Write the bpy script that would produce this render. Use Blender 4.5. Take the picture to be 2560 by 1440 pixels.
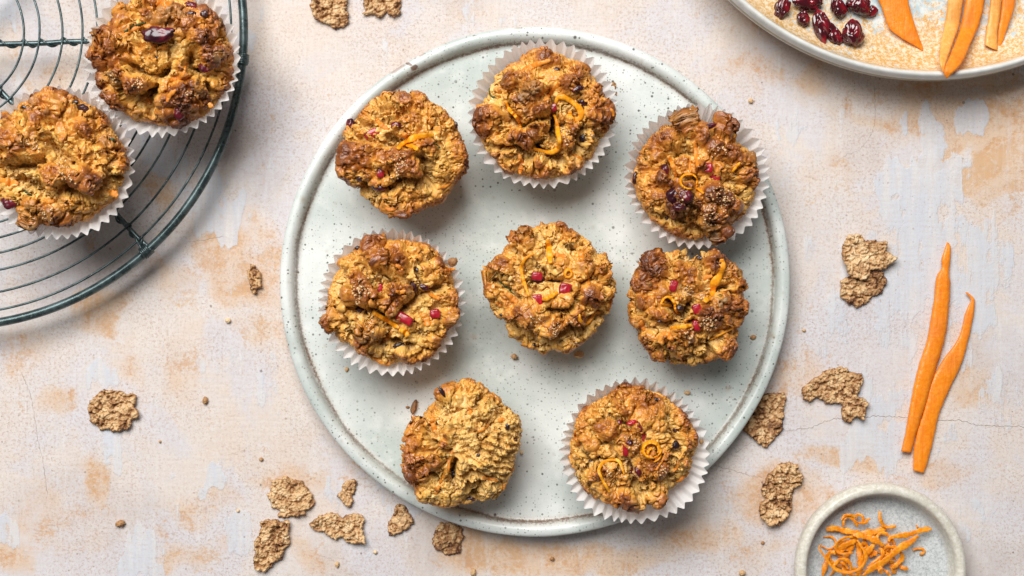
import bpy, math, random
import numpy as np
from mathutils import Vector
from mathutils.bvhtree import BVHTree

scene = bpy.context.scene
for o in list(bpy.data.objects):
    bpy.data.objects.remove(o, do_unlink=True)

# ---------------------------------------------------------------- camera
CAM_H = 0.81                     # metres above the tabletop, looking straight down
PX = 36.0 / 50.0 * CAM_H / 2560  # metres on the tabletop for one photo pixel
cam_data = bpy.data.cameras.new("camera")
cam_data.lens = 50.0
cam_data.sensor_width = 36.0
cam_data.clip_start = 0.01
cam_data.clip_end = 20.0
cam = bpy.data.objects.new("camera", cam_data)
cam.location = (0, 0, CAM_H)
scene.collection.objects.link(cam)
scene.camera = cam

# ---------------------------------------------------------------- world and window light
world = bpy.data.worlds.new("World")
scene.world = world
world.use_nodes = True
world.node_tree.nodes["Background"].inputs[0].default_value = (0.93, 0.965, 1.0, 1)
world.node_tree.nodes["Background"].inputs[1].default_value = 0.09


def area_light(name, loc, target, size, power, color):
    ld = bpy.data.lights.new(name, "AREA")
    ld.shape = "RECTANGLE"
    ld.size, ld.size_y = size
    ld.energy = power
    ld.color = color
    lo = bpy.data.objects.new(name, ld)
    lo.location = loc
    lo.rotation_euler = (Vector(target) - Vector(loc)).to_track_quat("-Z", "Y").to_euler()
    scene.collection.objects.link(lo)
    return lo


area_light("window_light", (-0.55, 1.15, 1.90), (0.0, 0.0, 0.0), (1.8, 1.25), 68.0, (1.0, 0.98, 0.955))

scene.view_settings.view_transform = "Standard"
scene.view_settings.look = "None"
scene.view_settings.exposure = 0.24
scene.view_settings.gamma = 1.0
scene.render.engine = "CYCLES"
scene.cycles.max_bounces = 6
scene.cycles.diffuse_bounces = 4
scene.cycles.glossy_bounces = 3
scene.cycles.transmission_bounces = 4
scene.cycles.use_denoising = True

# ---------------------------------------------------------------- helpers


def P(px, py, z=0.0):
    """A photo pixel (2560 x 1440) as a point of the real place at height z."""
    k = (CAM_H - z) / CAM_H * PX
    return ((px - 1280.0) * k, (720.0 - py) * k)


def Parr(pts, z=0.0):
    return np.array([P(a, b, z) for a, b in pts])


def zt(pts, t):
    """zoomed crop coordinates -> photo pixels; t = (origin x, origin y, scale)"""
    return [(t[0] + x / t[2], t[1] + y / t[2]) for x, y in pts]


def empty(name, loc, label=None, cat=None, group=None):
    o = bpy.data.objects.new(name, None)
    o.empty_display_size = 0.01
    o.location = loc
    scene.collection.objects.link(o)
    tag(o, label, cat, group)
    return o


def tag(o, label=None, cat=None, group=None, kind=None):
    if label:
        o["label"] = label
    if cat:
        o["category"] = cat
    if group:
        o["group"] = group
    if kind:
        o["kind"] = kind
    return o


def mesh_data(name, verts, faces, mat=None, smooth=True):
    verts = np.asarray(verts, dtype=np.float64)
    me = bpy.data.meshes.new(name)
    if isinstance(faces, np.ndarray) and faces.ndim == 2:
        n, k = faces.shape
        me.vertices.add(len(verts))
        me.vertices.foreach_set("co", verts.astype(np.float32).ravel())
        me.loops.add(n * k)
        me.loops.foreach_set("vertex_index", faces.astype(np.int32).ravel())
        me.polygons.add(n)
        me.polygons.foreach_set("loop_start", np.arange(0, n * k, k, dtype=np.int32))
        me.update(calc_edges=True)
    else:
        me.from_pydata([tuple(v) for v in verts], [], [tuple(int(i) for i in f) for f in faces])
    if smooth:
        me.polygons.foreach_set("use_smooth", [True] * len(me.polygons))
    if mat:
        me.materials.append(mat)
    return me


def mk(name, verts, faces, mat=None, parent=None, smooth=True, origin=None):
    """link one mesh object; verts are world coordinates"""
    verts = np.asarray(verts, dtype=np.float64)
    if parent is not None:
        w = Vector((0, 0, 0))
        q = parent
        while q is not None:
            w = w + q.location
            q = q.parent
        loc = np.array(w)
        oloc = (0, 0, 0)
    else:
        if origin is None:
            origin = (verts[:, 0].mean(), verts[:, 1].mean(), verts[:, 2].min())
        loc = np.array(origin)
        oloc = origin
    me = mesh_data(name, verts - loc, faces, mat, smooth)
    o = bpy.data.objects.new(name, me)
    o.location = oloc
    scene.collection.objects.link(o)
    if parent is not None:
        o.parent = parent
    return o


def merge(parts):
    vs, fs, n = [], [], 0
    for v, f in parts:
        vs.append(np.asarray(v))
        fs.append(np.asarray(f) + n)
        n += len(v)
    return np.vstack(vs), np.vstack(fs)


# --- noise -------------------------------------------------------------
def _h(ix, iy, iz, seed):
    seed = int(seed)
    n = (ix.astype(np.int64) * 73856093) ^ (iy.astype(np.int64) * 19349663) ^ (iz.astype(np.int64) * 83492791) ^ (seed * 2654435761)
    n = n & 0xFFFFFFFF
    n = ((n ^ (n >> 16)) * 0x45D9F3B) & 0xFFFFFFFF
    n = ((n ^ (n >> 16)) * 0x45D9F3B) & 0xFFFFFFFF
    return (n ^ (n >> 16)) & 0xFFFFFFFF


def vnoise(p, seed=0):
    """smooth value noise, about -1..1"""
    i = np.floor(p).astype(np.int64)
    f = p - i
    u = f * f * f * (f * (f * 6 - 15) + 10)
    r = 0
    for dx in (0, 1):
        wx = u[:, 0] if dx else 1 - u[:, 0]
        for dy in (0, 1):
            wy = u[:, 1] if dy else 1 - u[:, 1]
            for dz in (0, 1):
                wz = u[:, 2] if dz else 1 - u[:, 2]
                r = r + wx * wy * wz * (_h(i[:, 0] + dx, i[:, 1] + dy, i[:, 2] + dz, seed) / 4294967295.0)
    return r * 2 - 1


def fbm(p, seed=0, octaves=3):
    a, s, r = 1.0, 0.0, 0
    for k in range(octaves):
        r = r + a * vnoise(p * (2.03 ** k) + k * 17.3, seed + k)
        s += a
        a *= 0.5
    return r / s


def worley(p, seed=0):
    """F1, F2 and a random number of the nearest cell"""
    i = np.floor(p).astype(np.int64)
    f = p - i
    F1 = np.full(len(p), 9.0)
    F2 = np.full(len(p), 9.0)
    ID = np.zeros(len(p))
    for dx in (-1, 0, 1):
        for dy in (-1, 0, 1):
            for dz in (-1, 0, 1):
                a, b, c = i[:, 0] + dx, i[:, 1] + dy, i[:, 2] + dz
                h = _h(a, b, c, seed)
                jx = (h & 1023) / 1023.0
                jy = ((h >> 10) & 1023) / 1023.0
                jz = ((h >> 20) & 1023) / 1023.0
                d = (dx + jx - f[:, 0]) ** 2 + (dy + jy - f[:, 1]) ** 2 + (dz + jz - f[:, 2]) ** 2
                m = d < F1
                F2 = np.where(m, F1, np.minimum(F2, d))
                ID = np.where(m, (h >> 4 & 4095) / 4095.0, ID)
                F1 = np.where(m, d, F1)
    return np.sqrt(F1), np.sqrt(F2), ID


def sstep(a, b, x):
    t = np.clip((x - a) / (b - a), 0, 1)
    return t * t * (3 - 2 * t)


def smooth_line(pts, n=24, closed=False):
    """Catmull-Rom through the points, n samples per span"""
    pts = np.asarray(pts, dtype=float)
    m = len(pts)
    if m < 2:
        return pts
    out = []
    spans = m if closed else m - 1
    for i in range(spans):
        if closed:
            p0, p1, p2, p3 = pts[(i - 1) % m], pts[i], pts[(i + 1) % m], pts[(i + 2) % m]
        else:
            p1, p2 = pts[i], pts[i + 1]
            p0 = pts[i - 1] if i > 0 else 2 * p1 - p2
            p3 = pts[i + 2] if i + 2 < m else 2 * p2 - p1
        for k in range(n):
            t = k / n
            out.append(0.5 * (2 * p1 + (p2 - p0) * t + (2 * p0 - 5 * p1 + 4 * p2 - p3) * t * t + (3 * p1 - p0 - 3 * p2 + p3) * t ** 3))
    if not closed:
        out.append(pts[-1])
    return np.array(out)


def resample(pts, n):
    pts = np.asarray(pts, dtype=float)
    d = np.r_[0, np.cumsum(np.linalg.norm(np.diff(pts, axis=0), axis=1))]
    t = np.linspace(0, d[-1], n)
    return np.stack([np.interp(t, d, pts[:, k]) for k in range(pts.shape[1])], 1)


def tube(pts, r, seg=8, closed=False):
    pts = np.asarray(pts, dtype=float)
    n = len(pts)
    r = np.broadcast_to(np.asarray(r, dtype=float), (n,))
    if closed:
        tan = np.roll(pts, -1, 0) - np.roll(pts, 1, 0)
    else:
        tan = np.gradient(pts, axis=0)
    tan /= np.linalg.norm(tan, axis=1)[:, None] + 1e-12
    up = np.array([0, 0, 1.0])
    vs = []
    u = np.cross(tan[0], up)
    if np.linalg.norm(u) < 1e-4:
        u = np.cross(tan[0], [1.0, 0, 0])
    u /= np.linalg.norm(u)
    ang = np.arange(seg) / seg * 2 * math.pi
    for i in range(n):
        u = u - tan[i] * np.dot(u, tan[i])
        u /= np.linalg.norm(u) + 1e-12
        w = np.cross(tan[i], u)
        vs.append(pts[i] + r[i] * (np.cos(ang)[:, None] * u + np.sin(ang)[:, None] * w))
    v = np.vstack(vs)
    f = []
    for i in range(n if closed else n - 1):
        a, b = i * seg, ((i + 1) % n) * seg
        for k in range(seg):
            k2 = (k + 1) % seg
            f.append((a + k, a + k2, b + k2, b + k))
    if not closed:
        v = np.vstack([v, pts[0], pts[-1]])
        e = len(v) - 2
        for k in range(seg):
            k2 = (k + 1) % seg
            f.append((e, k2, k, k))
            b = (n - 1) * seg
            f.append((e + 1, b + k, b + k2, b + k2))
    return v, f


def fix_faces(f):
    """drop the doubled index of cap triangles"""
    out = []
    for q in f:
        q = [int(i) for i in q]
        r = []
        for i in q:
            if i not in r:
                r.append(i)
        if len(r) > 2:
            out.append(r)
    return out


def ribbon(pts, width, thick, twist=None, up=None):
    """a flat strip with rounded edges swept along pts"""
    pts = np.asarray(pts, dtype=float)
    n = len(pts)
    width = np.broadcast_to(np.asarray(width, float), (n,))
    thick = np.broadcast_to(np.asarray(thick, float), (n,))
    tan = np.gradient(pts, axis=0)
    tan /= np.linalg.norm(tan, axis=1)[:, None] + 1e-12
    sec = [(-1, 0), (-0.85, 0.8), (-0.3, 1.0), (0.3, 1.0), (0.85, 0.8), (1, 0), (0.85, -0.8), (0, -1.0), (-0.85, -0.8)]
    m = len(sec)
    vs = []
    for i in range(n):
        U = np.array([0, 0, 1.0]) if up is None else up[i]
        s = np.cross(tan[i], U)
        if np.linalg.norm(s) < 1e-3:
            s = np.array([1.0, 0, 0])
        s /= np.linalg.norm(s)
        w = np.cross(s, tan[i])
        if twist is not None:
            c, sn = math.cos(twist[i]), math.sin(twist[i])
            s, w = c * s + sn * w, -sn * s + c * w
        for a, b in sec:
            vs.append(pts[i] + s * a * width[i] / 2 + w * b * thick[i] / 2)
    f = []
    for i in range(n - 1):
        for k in range(m):
            k2 = (k + 1) % m
            f.append((i * m + k, i * m + k2, (i + 1) * m + k2, (i + 1) * m + k))
    f.append(tuple(range(m))[::-1])
    f.append(tuple((n - 1) * m + k for k in range(m)))
    return np.array(vs), f


def icosphere(sub):
    t = (1 + 5 ** 0.5) / 2
    v = [(-1, t, 0), (1, t, 0), (-1, -t, 0), (1, -t, 0), (0, -1, t), (0, 1, t), (0, -1, -t), (0, 1, -t), (t, 0, -1), (t, 0, 1), (-t, 0, -1), (-t, 0, 1)]
    v = [np.array(p) / np.linalg.norm(p) for p in v]
    f = [(0, 11, 5), (0, 5, 1), (0, 1, 7), (0, 7, 10), (0, 10, 11), (1, 5, 9), (5, 11, 4), (11, 10, 2), (10, 7, 6), (7, 1, 8), (3, 9, 4), (3, 4, 2), (3, 2, 6), (3, 6, 8), (3, 8, 9), (4, 9, 5), (2, 4, 11), (6, 2, 10), (8, 6, 7), (9, 8, 1)]
    for _ in range(sub):
        cache, nf = {}, []

        def mid(a, b):
            k = (min(a, b), max(a, b))
            if k not in cache:
                p = (v[a] + v[b]) / 2
                v.append(p / np.linalg.norm(p))
                cache[k] = len(v) - 1
            return cache[k]
        for a, b, c in f:
            x, y, z = mid(a, b), mid(b, c), mid(c, a)
            nf += [(a, x, z), (b, y, x), (c, z, y), (x, y, z)]
        f = nf
    return np.array(v), np.array(f)


ICO = {k: icosphere(k) for k in (1, 2, 3, 4)}

# ---------------------------------------------------------------- materials


class NT:
    """a short way to write node trees"""

    def __init__(self, name):
        self.m = bpy.data.materials.new(name)
        self.m.use_nodes = True
        self.t = self.m.node_tree
        self.b = self.t.nodes["Principled BSDF"]
        self.out = self.t.nodes["Material Output"]

    def n(self, kind, **kw):
        nd = self.t.nodes.new(kind)
        for k, v in kw.items():
            setattr(nd, k, v)
        return nd

    def link(self, a, b):
        self.t.links.new(a, b)

    def coord(self, scale=(1, 1, 1), loc=(0, 0, 0), src="Object"):
        tc = self.n("ShaderNodeTexCoord")
        mp = self.n("ShaderNodeMapping")
        mp.inputs["Scale"].default_value = scale
        mp.inputs["Location"].default_value = loc
        self.link(tc.outputs[src], mp.inputs["Vector"])
        return mp.outputs["Vector"]

    def noise(self, vec, scale, detail=4, rough=0.55, dist=0.0):
        nd = self.n("ShaderNodeTexNoise")
        nd.inputs["Scale"].default_value = scale
        nd.inputs["Detail"].default_value = detail
        nd.inputs["Roughness"].default_value = rough
        nd.inputs["Distortion"].default_value = dist
        self.link(vec, nd.inputs["Vector"])
        return nd.outputs["Fac"]

    def voro(self, vec, scale, out="Distance", rand=1.0, feature="F1", dim="2D"):
        nd = self.n("ShaderNodeTexVoronoi", feature=feature, voronoi_dimensions=dim)
        nd.inputs["Scale"].default_value = scale
        nd.inputs["Randomness"].default_value = rand
        self.link(vec, nd.inputs["Vector"])
        if out == "Color":
            sp = self.n("ShaderNodeSeparateColor")
            self.link(nd.outputs["Color"], sp.inputs[0])
            return sp.outputs[0]
        return nd.outputs[out]

    def math(self, op, a, b=None, clamp=False):
        nd = self.n("ShaderNodeMath", operation=op, use_clamp=clamp)
        for i, x in enumerate((a, b)):
            if x is None:
                continue
            if isinstance(x, (int, float)):
                nd.inputs[i].default_value = x
            else:
                self.link(x, nd.inputs[i])
        return nd.outputs[0]

    def map(self, x, a, b, c=0.0, d=1.0, smooth=True):
        nd = self.n("ShaderNodeMapRange", interpolation_type="SMOOTHSTEP" if smooth else "LINEAR")
        nd.inputs["From Min"].default_value = a
        nd.inputs["From Max"].default_value = b
        nd.inputs["To Min"].default_value = c
        nd.inputs["To Max"].default_value = d
        self.link(x, nd.inputs["Value"])
        return nd.outputs["Result"]

    def ramp(self, x, stops):
        nd = self.n("ShaderNodeValToRGB")
        e = nd.color_ramp.elements
        while len(e) < len(stops):
            e.new(0.5)
        for k, (p, c) in enumerate(stops):
            e[k].position = p
            e[k].color = (*c, 1)
        self.link(x, nd.inputs[0])
        return nd.outputs[0]

    def mix(self, fac, a, b, mode="MIX"):
        nd = self.n("ShaderNodeMix", data_type="RGBA", blend_type=mode)
        for sock, x in ((nd.inputs[0], fac), (nd.inputs[6], a), (nd.inputs[7], b)):
            if isinstance(x, (int, float)):
                sock.default_value = x
            elif isinstance(x, tuple):
                sock.default_value = (*x, 1)
            else:
                self.link(x, sock)
        return nd.outputs[2]

    def attr(self, name):
        nd = self.n("ShaderNodeAttribute", attribute_name=name)
        sp = self.n("ShaderNodeSeparateColor")
        self.link(nd.outputs["Color"], sp.inputs[0])
        return sp.outputs[0], sp.outputs[1], sp.outputs[2]

    def bump(self, h, strength=0.3, dist=0.001):
        nd = self.n("ShaderNodeBump")
        nd.inputs["Strength"].default_value = strength
        nd.inputs["Distance"].default_value = dist
        self.link(h, nd.inputs["Height"])
        self.link(nd.outputs[0], self.b.inputs["Normal"])

    def set(self, **kw):
        for k, v in kw.items():
            s = self.b.inputs[k.replace("_", " ")]
            if isinstance(v, (int, float)):
                s.default_value = v
            elif isinstance(v, tuple):
                s.default_value = (*v, 1)
            else:
                self.link(v, s)
        return self


def mat_table():
    t = NT("painted_plaster")
    v = t.coord()
    vs = t.coord((1, 0.10, 1))
    vh = t.coord((0.10, 1, 1))
    vm = t.coord((1, 0.38, 1))
    peach, blue, grey = t.attr("patch")
    big = t.noise(v, 9, 5, 0.6)
    mid = t.noise(v, 26, 6, 0.68, 0.6)
    med = t.noise(v, 62, 7, 0.72, 0.4)
    fine = t.noise(v, 420, 3, 0.75)
    streak = t.noise(vs, 190, 4, 0.6)
    streak2 = t.noise(vm, 60, 5, 0.65)
    weave = t.math("ADD", t.math("MULTIPLY", t.noise(vs, 620, 2, 0.6), 0.5), t.math("MULTIPLY", t.noise(vh, 620, 2, 0.6), 0.5))
    base = t.mix(t.map(big, 0.38, 0.62), (0.74, 0.66, 0.60), (0.705, 0.67, 0.665))
    base = t.mix(t.map(mid, 0.42, 0.66, 0, 0.55), base, (0.72, 0.60, 0.51))
    base = t.mix(t.map(med, 0.52, 0.66, 0, 0.55), base, (0.76, 0.74, 0.73))
    base = t.mix(t.math("MULTIPLY", grey, t.map(med, 0.3, 0.6, 0.4, 1.0)), base, (0.55, 0.505, 0.505))
    # faint lilac grey bloom
    base = t.mix(t.map(t.noise(v, 15, 5, 0.65, 0.5), 0.47, 0.60, 0, 0.8), base, (0.66, 0.65, 0.69))
    # peach stains: a soft wash, then a grainier, stronger deposit inside it
    wash = t.map(t.math("ADD", peach, t.math("MULTIPLY", t.math("SUBTRACT", mid, 0.5), 1.6)), 0.15, 0.95)
    base = t.mix(t.math("MULTIPLY", wash, 0.75), base, (0.72, 0.50, 0.32))
    dep = t.math("ADD", t.math("MULTIPLY", peach, 0.55), t.math("MULTIPLY", t.math("SUBTRACT", med, 0.5), 2.8))
    dep = t.math("ADD", dep, t.math("MULTIPLY", t.math("SUBTRACT", fine, 0.5), 1.5))
    dep = t.map(dep, 0.26, 0.84)
    base = t.mix(t.math("MULTIPLY", dep, 0.80), base, t.mix(t.map(mid, 0.42, 0.6), (0.66, 0.40, 0.20), (0.60, 0.30, 0.11)))
    # pale blue paint left in brushed patches
    bm = t.math("ADD", blue, t.math("MULTIPLY", t.math("SUBTRACT", streak2, 0.5), 2.0))
    bm = t.math("ADD", bm, t.math("MULTIPLY", t.math("SUBTRACT", streak, 0.5), 1.5))
    bm = t.math("ADD", bm, t.math("MULTIPLY", t.math("SUBTRACT", med, 0.5), 1.8))
    bm = t.map(bm, 0.46, 0.66)
    bcol = t.mix(t.map(streak, 0.35, 0.7), (0.60, 0.645, 0.72), (0.68, 0.69, 0.715))
    base = t.mix(t.math("MULTIPLY", bm, 0.80), base, bcol)
    # brushed streaks and a canvas-like weave
    base = t.mix(t.map(streak, 0.48, 0.72, 0, 0.42), base, (0.745, 0.705, 0.68))
    base = t.mix(t.map(weave, 0.42, 0.60, 0.16, 0.0), base, (0.52, 0.42, 0.36))
    # mottling and pits
    inv = t.map(bm, 0, 1, 1.0, 0.35)
    area = t.map(t.noise(v, 17, 4, 0.65), 0.36, 0.60, 0.25, 1.0)
    grain = t.map(t.noise(v, 640, 3, 0.85), 0.50, 0.62, 0, 0.62)
    base = t.mix(t.math("MULTIPLY", t.math("MULTIPLY", grain, area), inv), base, (0.46, 0.32, 0.245))
    gg = t.math("MULTIPLY", t.map(t.noise(v, 330, 5, 0.9), 0.53, 0.66, 0, 0.60), t.math("MAXIMUM", grey, t.map(t.noise(v, 30, 4, 0.6, 0.5), 0.52, 0.68)))
    base = t.mix(t.math("MULTIPLY", gg, inv), base, (0.34, 0.25, 0.21))
    for sc, lo, mx, k, col in ((430, 0.66, 0.15, 0.4, (0.34, 0.21, 0.15)), (210, 0.84, 0.12, 0.5, (0.26, 0.14, 0.09)), (70, 0.92, 0.06, 0.7, (0.12, 0.075, 0.06))):
        d = t.math("ADD", t.voro(v, sc), t.math("MULTIPLY", t.math("SUBTRACT", fine, 0.5), 0.10))
        m = t.math("LESS_THAN", d, t.map(t.voro(v, sc, "Color"), lo, 1.0, 0.0, mx, False))
        base = t.mix(t.math("MULTIPLY", m, t.math("MULTIPLY", area, k)), base, col)
    t.set(Base_Color=base, Roughness=t.map(bm, 0, 1, 0.75, 0.5))
    t.b.inputs["Specular IOR Level"].default_value = 0.25
    hh = t.math("ADD", t.math("MULTIPLY", fine, 0.5), t.math("MULTIPLY", bm, 0.5))
    t.bump(t.math("ADD", hh, t.math("MULTIPLY", dep, -0.4)), 0.45, 0.0008)
    return t.m


def mat_glaze(name, r_in, seed, base_a, base_b, spot_density=1.0, line=True, width=0.0010):
    t = NT(name)
    v = t.coord(loc=(seed, seed * 0.7, 0))
    tc = t.coord()
    big = t.noise(v, 14, 4, 0.6)
    med = t.noise(v, 75, 5, 0.6)
    base = t.mix(t.map(big, 0.35, 0.68), base_a, base_b)
    base = t.mix(t.map(med, 0.48, 0.75, 0, 0.55), base, tuple(min(1, c * 1.10) for c in base_b))
    # thousands of iron specks of three sizes
    for sc, lo, mx, k, col in ((520, 0.40, 0.22, 0.80, (0.20, 0.19, 0.165)), (240, 0.48, 0.15, 0.95, (0.08, 0.075, 0.06)), (90, 0.76, 0.085, 1.0, (0.045, 0.038, 0.028))):
        dn = t.map(t.noise(v, sc * 0.06, 3, 0.6), 0.36, 0.62, 0.25, 1.0)
        d = t.voro(v, sc)
        s = t.map(t.voro(v, sc, "Color"), lo, 1.0, 0.0, mx, False)
        m = t.map(t.math("SUBTRACT", s, d), -0.03, 0.03)
        base = t.mix(t.math("MULTIPLY", t.math("MULTIPLY", m, dn), k * spot_density), base, col)
    # a few brown blooms
    d = t.voro(v, 42)
    s = t.map(t.voro(v, 42, "Color"), 0.90, 1.0, 0.0, 0.08, False)
    base = t.mix(t.map(t.math("SUBTRACT", s, d), -0.08, 0.08, 0, 0.55 * spot_density), base, (0.33, 0.23, 0.10))
    if line:
        sp = t.n("ShaderNodeVectorMath", operation="LENGTH")
        fl = t.n("ShaderNodeVectorMath", operation="MULTIPLY")
        fl.inputs[1].default_value = (1, 1, 0)
        t.link(tc, fl.inputs[0])
        t.link(fl.outputs[0], sp.inputs[0])
        r = sp.outputs["Value"]
        wob = t.math("MULTIPLY", t.math("SUBTRACT", t.noise(v, 30, 4), 0.5), 0.004)
        dist = t.math("ABSOLUTE", t.math("SUBTRACT", t.math("ADD", r, wob), r_in))
        grit = t.noise(v, 620, 4, 0.85)
        edge = t.math("ADD", dist, t.math("MULTIPLY", t.math("SUBTRACT", grit, 0.5), width * 4.0))
        seg = t.map(t.noise(v, 12, 5, 0.75), 0.36, 0.56, 0.45, 1.0)
        m = t.math("MULTIPLY", t.map(edge, 0.0, width, 1.0, 0.0), seg)
        base = t.mix(t.math("MULTIPLY", m, 0.97), base, (0.085, 0.045, 0.028))
        m2 = t.math("MULTIPLY", t.map(edge, 0.0, width * 3.0, 0.35, 0.0), seg)
        base = t.mix(m2, base, (0.36, 0.24, 0.16))
    t.set(Base_Color=base, Roughness=t.map(med, 0.3, 0.7, 0.34, 0.5))
    t.b.inputs["Coat Weight"].default_value = 0.25
    t.b.inputs["Coat Roughness"].default_value = 0.22
    t.bump(t.math("ADD", med, t.math("MULTIPLY", t.noise(v, 600, 2), 0.3)), 0.18, 0.0012)
    return t, base


def mat_dish():
    t = NT("reactive_glaze")
    v = t.coord()
    fl = t.n("ShaderNodeVectorMath", operation="MULTIPLY")
    fl.inputs[1].default_value = (1, 1, 0)
    t.link(v, fl.inputs[0])
    ln = t.n("ShaderNodeVectorMath", operation="LENGTH")
    t.link(fl.outputs[0], ln.inputs[0])
    r = ln.outputs["Value"]
    sx = t.n("ShaderNodeSeparateXYZ")
    t.link(v, sx.inputs[0])
    z = sx.outputs[2]
    # inside: amber crystals over pale blue glaze
    a = t.noise(v, 330, 5, 0.8, 1.2)
    b = t.noise(v, 26, 4, 0.65)
    dens = t.map(r, 0.095, 0.153, -0.16, 0.16, False)
    m = t.map(t.math("ADD", t.math("ADD", a, dens), t.math("MULTIPLY", t.math("SUBTRACT", b, 0.5), 0.55)), 0.47, 0.57)
    amber = t.mix(t.map(t.noise(v, 500, 4, 0.8), 0.40, 0.62), (0.66, 0.36, 0.09), (0.86, 0.72, 0.52))
    ins = t.mix(m, t.mix(t.map(t.noise(v, 190, 3), 0.4, 0.6), (0.46, 0.60, 0.66), (0.72, 0.78, 0.77)), amber)
    # rim and outer wall
    outc = t.mix(t.map(t.noise(v, 160, 4), 0.35, 0.7), (0.66, 0.66, 0.62), (0.76, 0.76, 0.73))
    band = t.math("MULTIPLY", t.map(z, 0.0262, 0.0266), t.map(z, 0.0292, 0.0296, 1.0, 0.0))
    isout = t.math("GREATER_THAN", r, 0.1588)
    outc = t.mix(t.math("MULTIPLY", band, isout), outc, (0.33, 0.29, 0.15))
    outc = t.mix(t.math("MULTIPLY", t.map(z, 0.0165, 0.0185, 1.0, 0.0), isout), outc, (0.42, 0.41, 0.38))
    rimm = t.map(t.math("ADD", r, t.math("MULTIPLY", t.math("SUBTRACT", a, 0.5), 0.001)), 0.1549, 0.1555)
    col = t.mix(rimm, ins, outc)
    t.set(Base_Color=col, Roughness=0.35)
    t.b.inputs["Coat Weight"].default_value = 0.3
    t.b.inputs["Coat Roughness"].default_value = 0.15
    t.bump(a, 0.12, 0.0006)
    return t.m


def mat_crumb():
    t = NT("baked_crumb")
    v = t.coord()
    crust, crumb, rnd = t.attr("bake")
    n1 = t.noise(v, 170, 4, 0.6)
    n2 = t.noise(v, 620, 3, 0.7)
    n3 = t.noise(v, 75, 3, 0.6)
    x = t.math("ADD", crust, t.math("MULTIPLY", t.math("SUBTRACT", n1, 0.5), 0.55))
    x = t.math("ADD", x, t.math("MULTIPLY", t.math("SUBTRACT", n2, 0.5), 0.35))
    col = t.ramp(x, [(0.0, (0.86, 0.57, 0.21)), (0.30, (0.86, 0.475, 0.10)), (0.56, (0.70, 0.285, 0.040)), (0.78, (0.40, 0.12, 0.020)), (1.0, (0.15, 0.040, 0.011))])
    olive = t.ramp(n1, [(0.3, (0.48, 0.26, 0.055)), (0.5, (0.84, 0.485, 0.115)), (0.7, (0.95, 0.69, 0.31))])
    col = t.mix(t.math("MULTIPLY", crumb, 0.75), col, olive)
    col = t.mix(t.map(n3, 0.60, 0.74, 0, 0.35), col, (0.72, 0.25, 0.03))
    col = t.mix(t.map(t.math("ADD", n2, t.math("MULTIPLY", rnd, 0.06)), 0.64, 0.74, 0, 0.55), col, (0.15, 0.07, 0.02))
    col = t.mix(t.map(n2, 0.26, 0.38, 0.40, 0.0), col, (0.80, 0.60, 0.33))
    t.set(Base_Color=col, Roughness=t.math("ADD", t.map(n1, 0.3, 0.7, 0.20, 0.44), t.math("MULTIPLY", crumb, 0.15)))
    t.b.inputs["Specular IOR Level"].default_value = 0.65
    t.b.inputs["Subsurface Weight"].default_value = 0.0
    t.bump(t.math("ADD", n2, n1), 0.6, 0.0006)
    return t.m


def mat_paper():
    t = NT("greaseproof_paper")
    v = t.coord()
    n = t.noise(v, 90, 3)
    col = t.mix(n, (0.965, 0.96, 0.95), (0.98, 0.975, 0.97))
    t.set(Base_Color=col, Roughness=0.55)
    t.b.inputs["Specular IOR Level"].default_value = 0.3
    tr = t.n("ShaderNodeBsdfTranslucent")
    t.link(col, tr.inputs[0])
    mx = t.n("ShaderNodeMixShader")
    mx.inputs[0].default_value = 0.40
    t.link(t.b.outputs[0], mx.inputs[1])
    t.link(tr.outputs[0], mx.inputs[2])
    t.link(mx.outputs[0], t.out.inputs[0])
    return t.m


def mat_berry(name, a, b, rough=0.30, coat=0.35):
    t = NT(name)
    v = t.coord()
    n = t.noise(v, 95, 3, 0.5, 0.5)
    col = t.mix(t.map(n, 0.42, 0.66), a, b)
    t.set(Base_Color=col, Roughness=rough)
    t.b.inputs["Coat Weight"].default_value = coat
    t.b.inputs["Coat Roughness"].default_value = 0.12
    return t.m


def mat_carrot(name, a, b, scale=500, rough=0.42, fibre=True):
    t = NT(name)
    v = t.coord()
    n = t.noise(v, scale, 3, 0.6)
    m = t.noise(t.coord((1, 0.10, 1)), 420, 4, 0.65)
    w = t.noise(v, 90, 4, 0.6)
    dark = tuple(c * k for c, k in zip(a, (0.80, 0.62, 0.5)))
    lite = (min(1.0, b[0] * 1.04), min(1.0, b[1] * 1.25 + 0.02), b[2] * 2.0 + 0.02)
    col = t.mix(t.map(n, 0.35, 0.7), a, b)
    col = t.mix(t.map(m, 0.52, 0.72, 0, 0.55), col, lite)
    col = t.mix(t.map(m, 0.30, 0.44, 0.45, 0), col, dark)
    col = t.mix(t.map(w, 0.50, 0.72, 0, 0.45), col, dark)
    t.set(Base_Color=col, Roughness=t.map(w, 0.35, 0.65, rough - 0.14, rough + 0.12))
    t.bump(t.math("ADD", t.math("MULTIPLY", m, 1.2), n), 0.5, 0.0006)
    return t.m


def mat_metal():
    t = NT("green_grey_enamelled_wire")
    v = t.coord()
    n = t.noise(v, 130, 5, 0.65)
    n2 = t.noise(v, 900, 2, 0.6)
    col = t.mix(t.map(n, 0.35, 0.7), (0.045, 0.070, 0.074), (0.125, 0.175, 0.18))
    col = t.mix(t.map(n2, 0.66, 0.74, 0, 0.7), col, (0.42, 0.46, 0.42))
    t.set(Base_Color=col, Roughness=t.map(n, 0.3, 0.7, 0.22, 0.36), Metallic=0.55)
    t.bump(n, 0.2, 0.0004)
    return t.m


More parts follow.
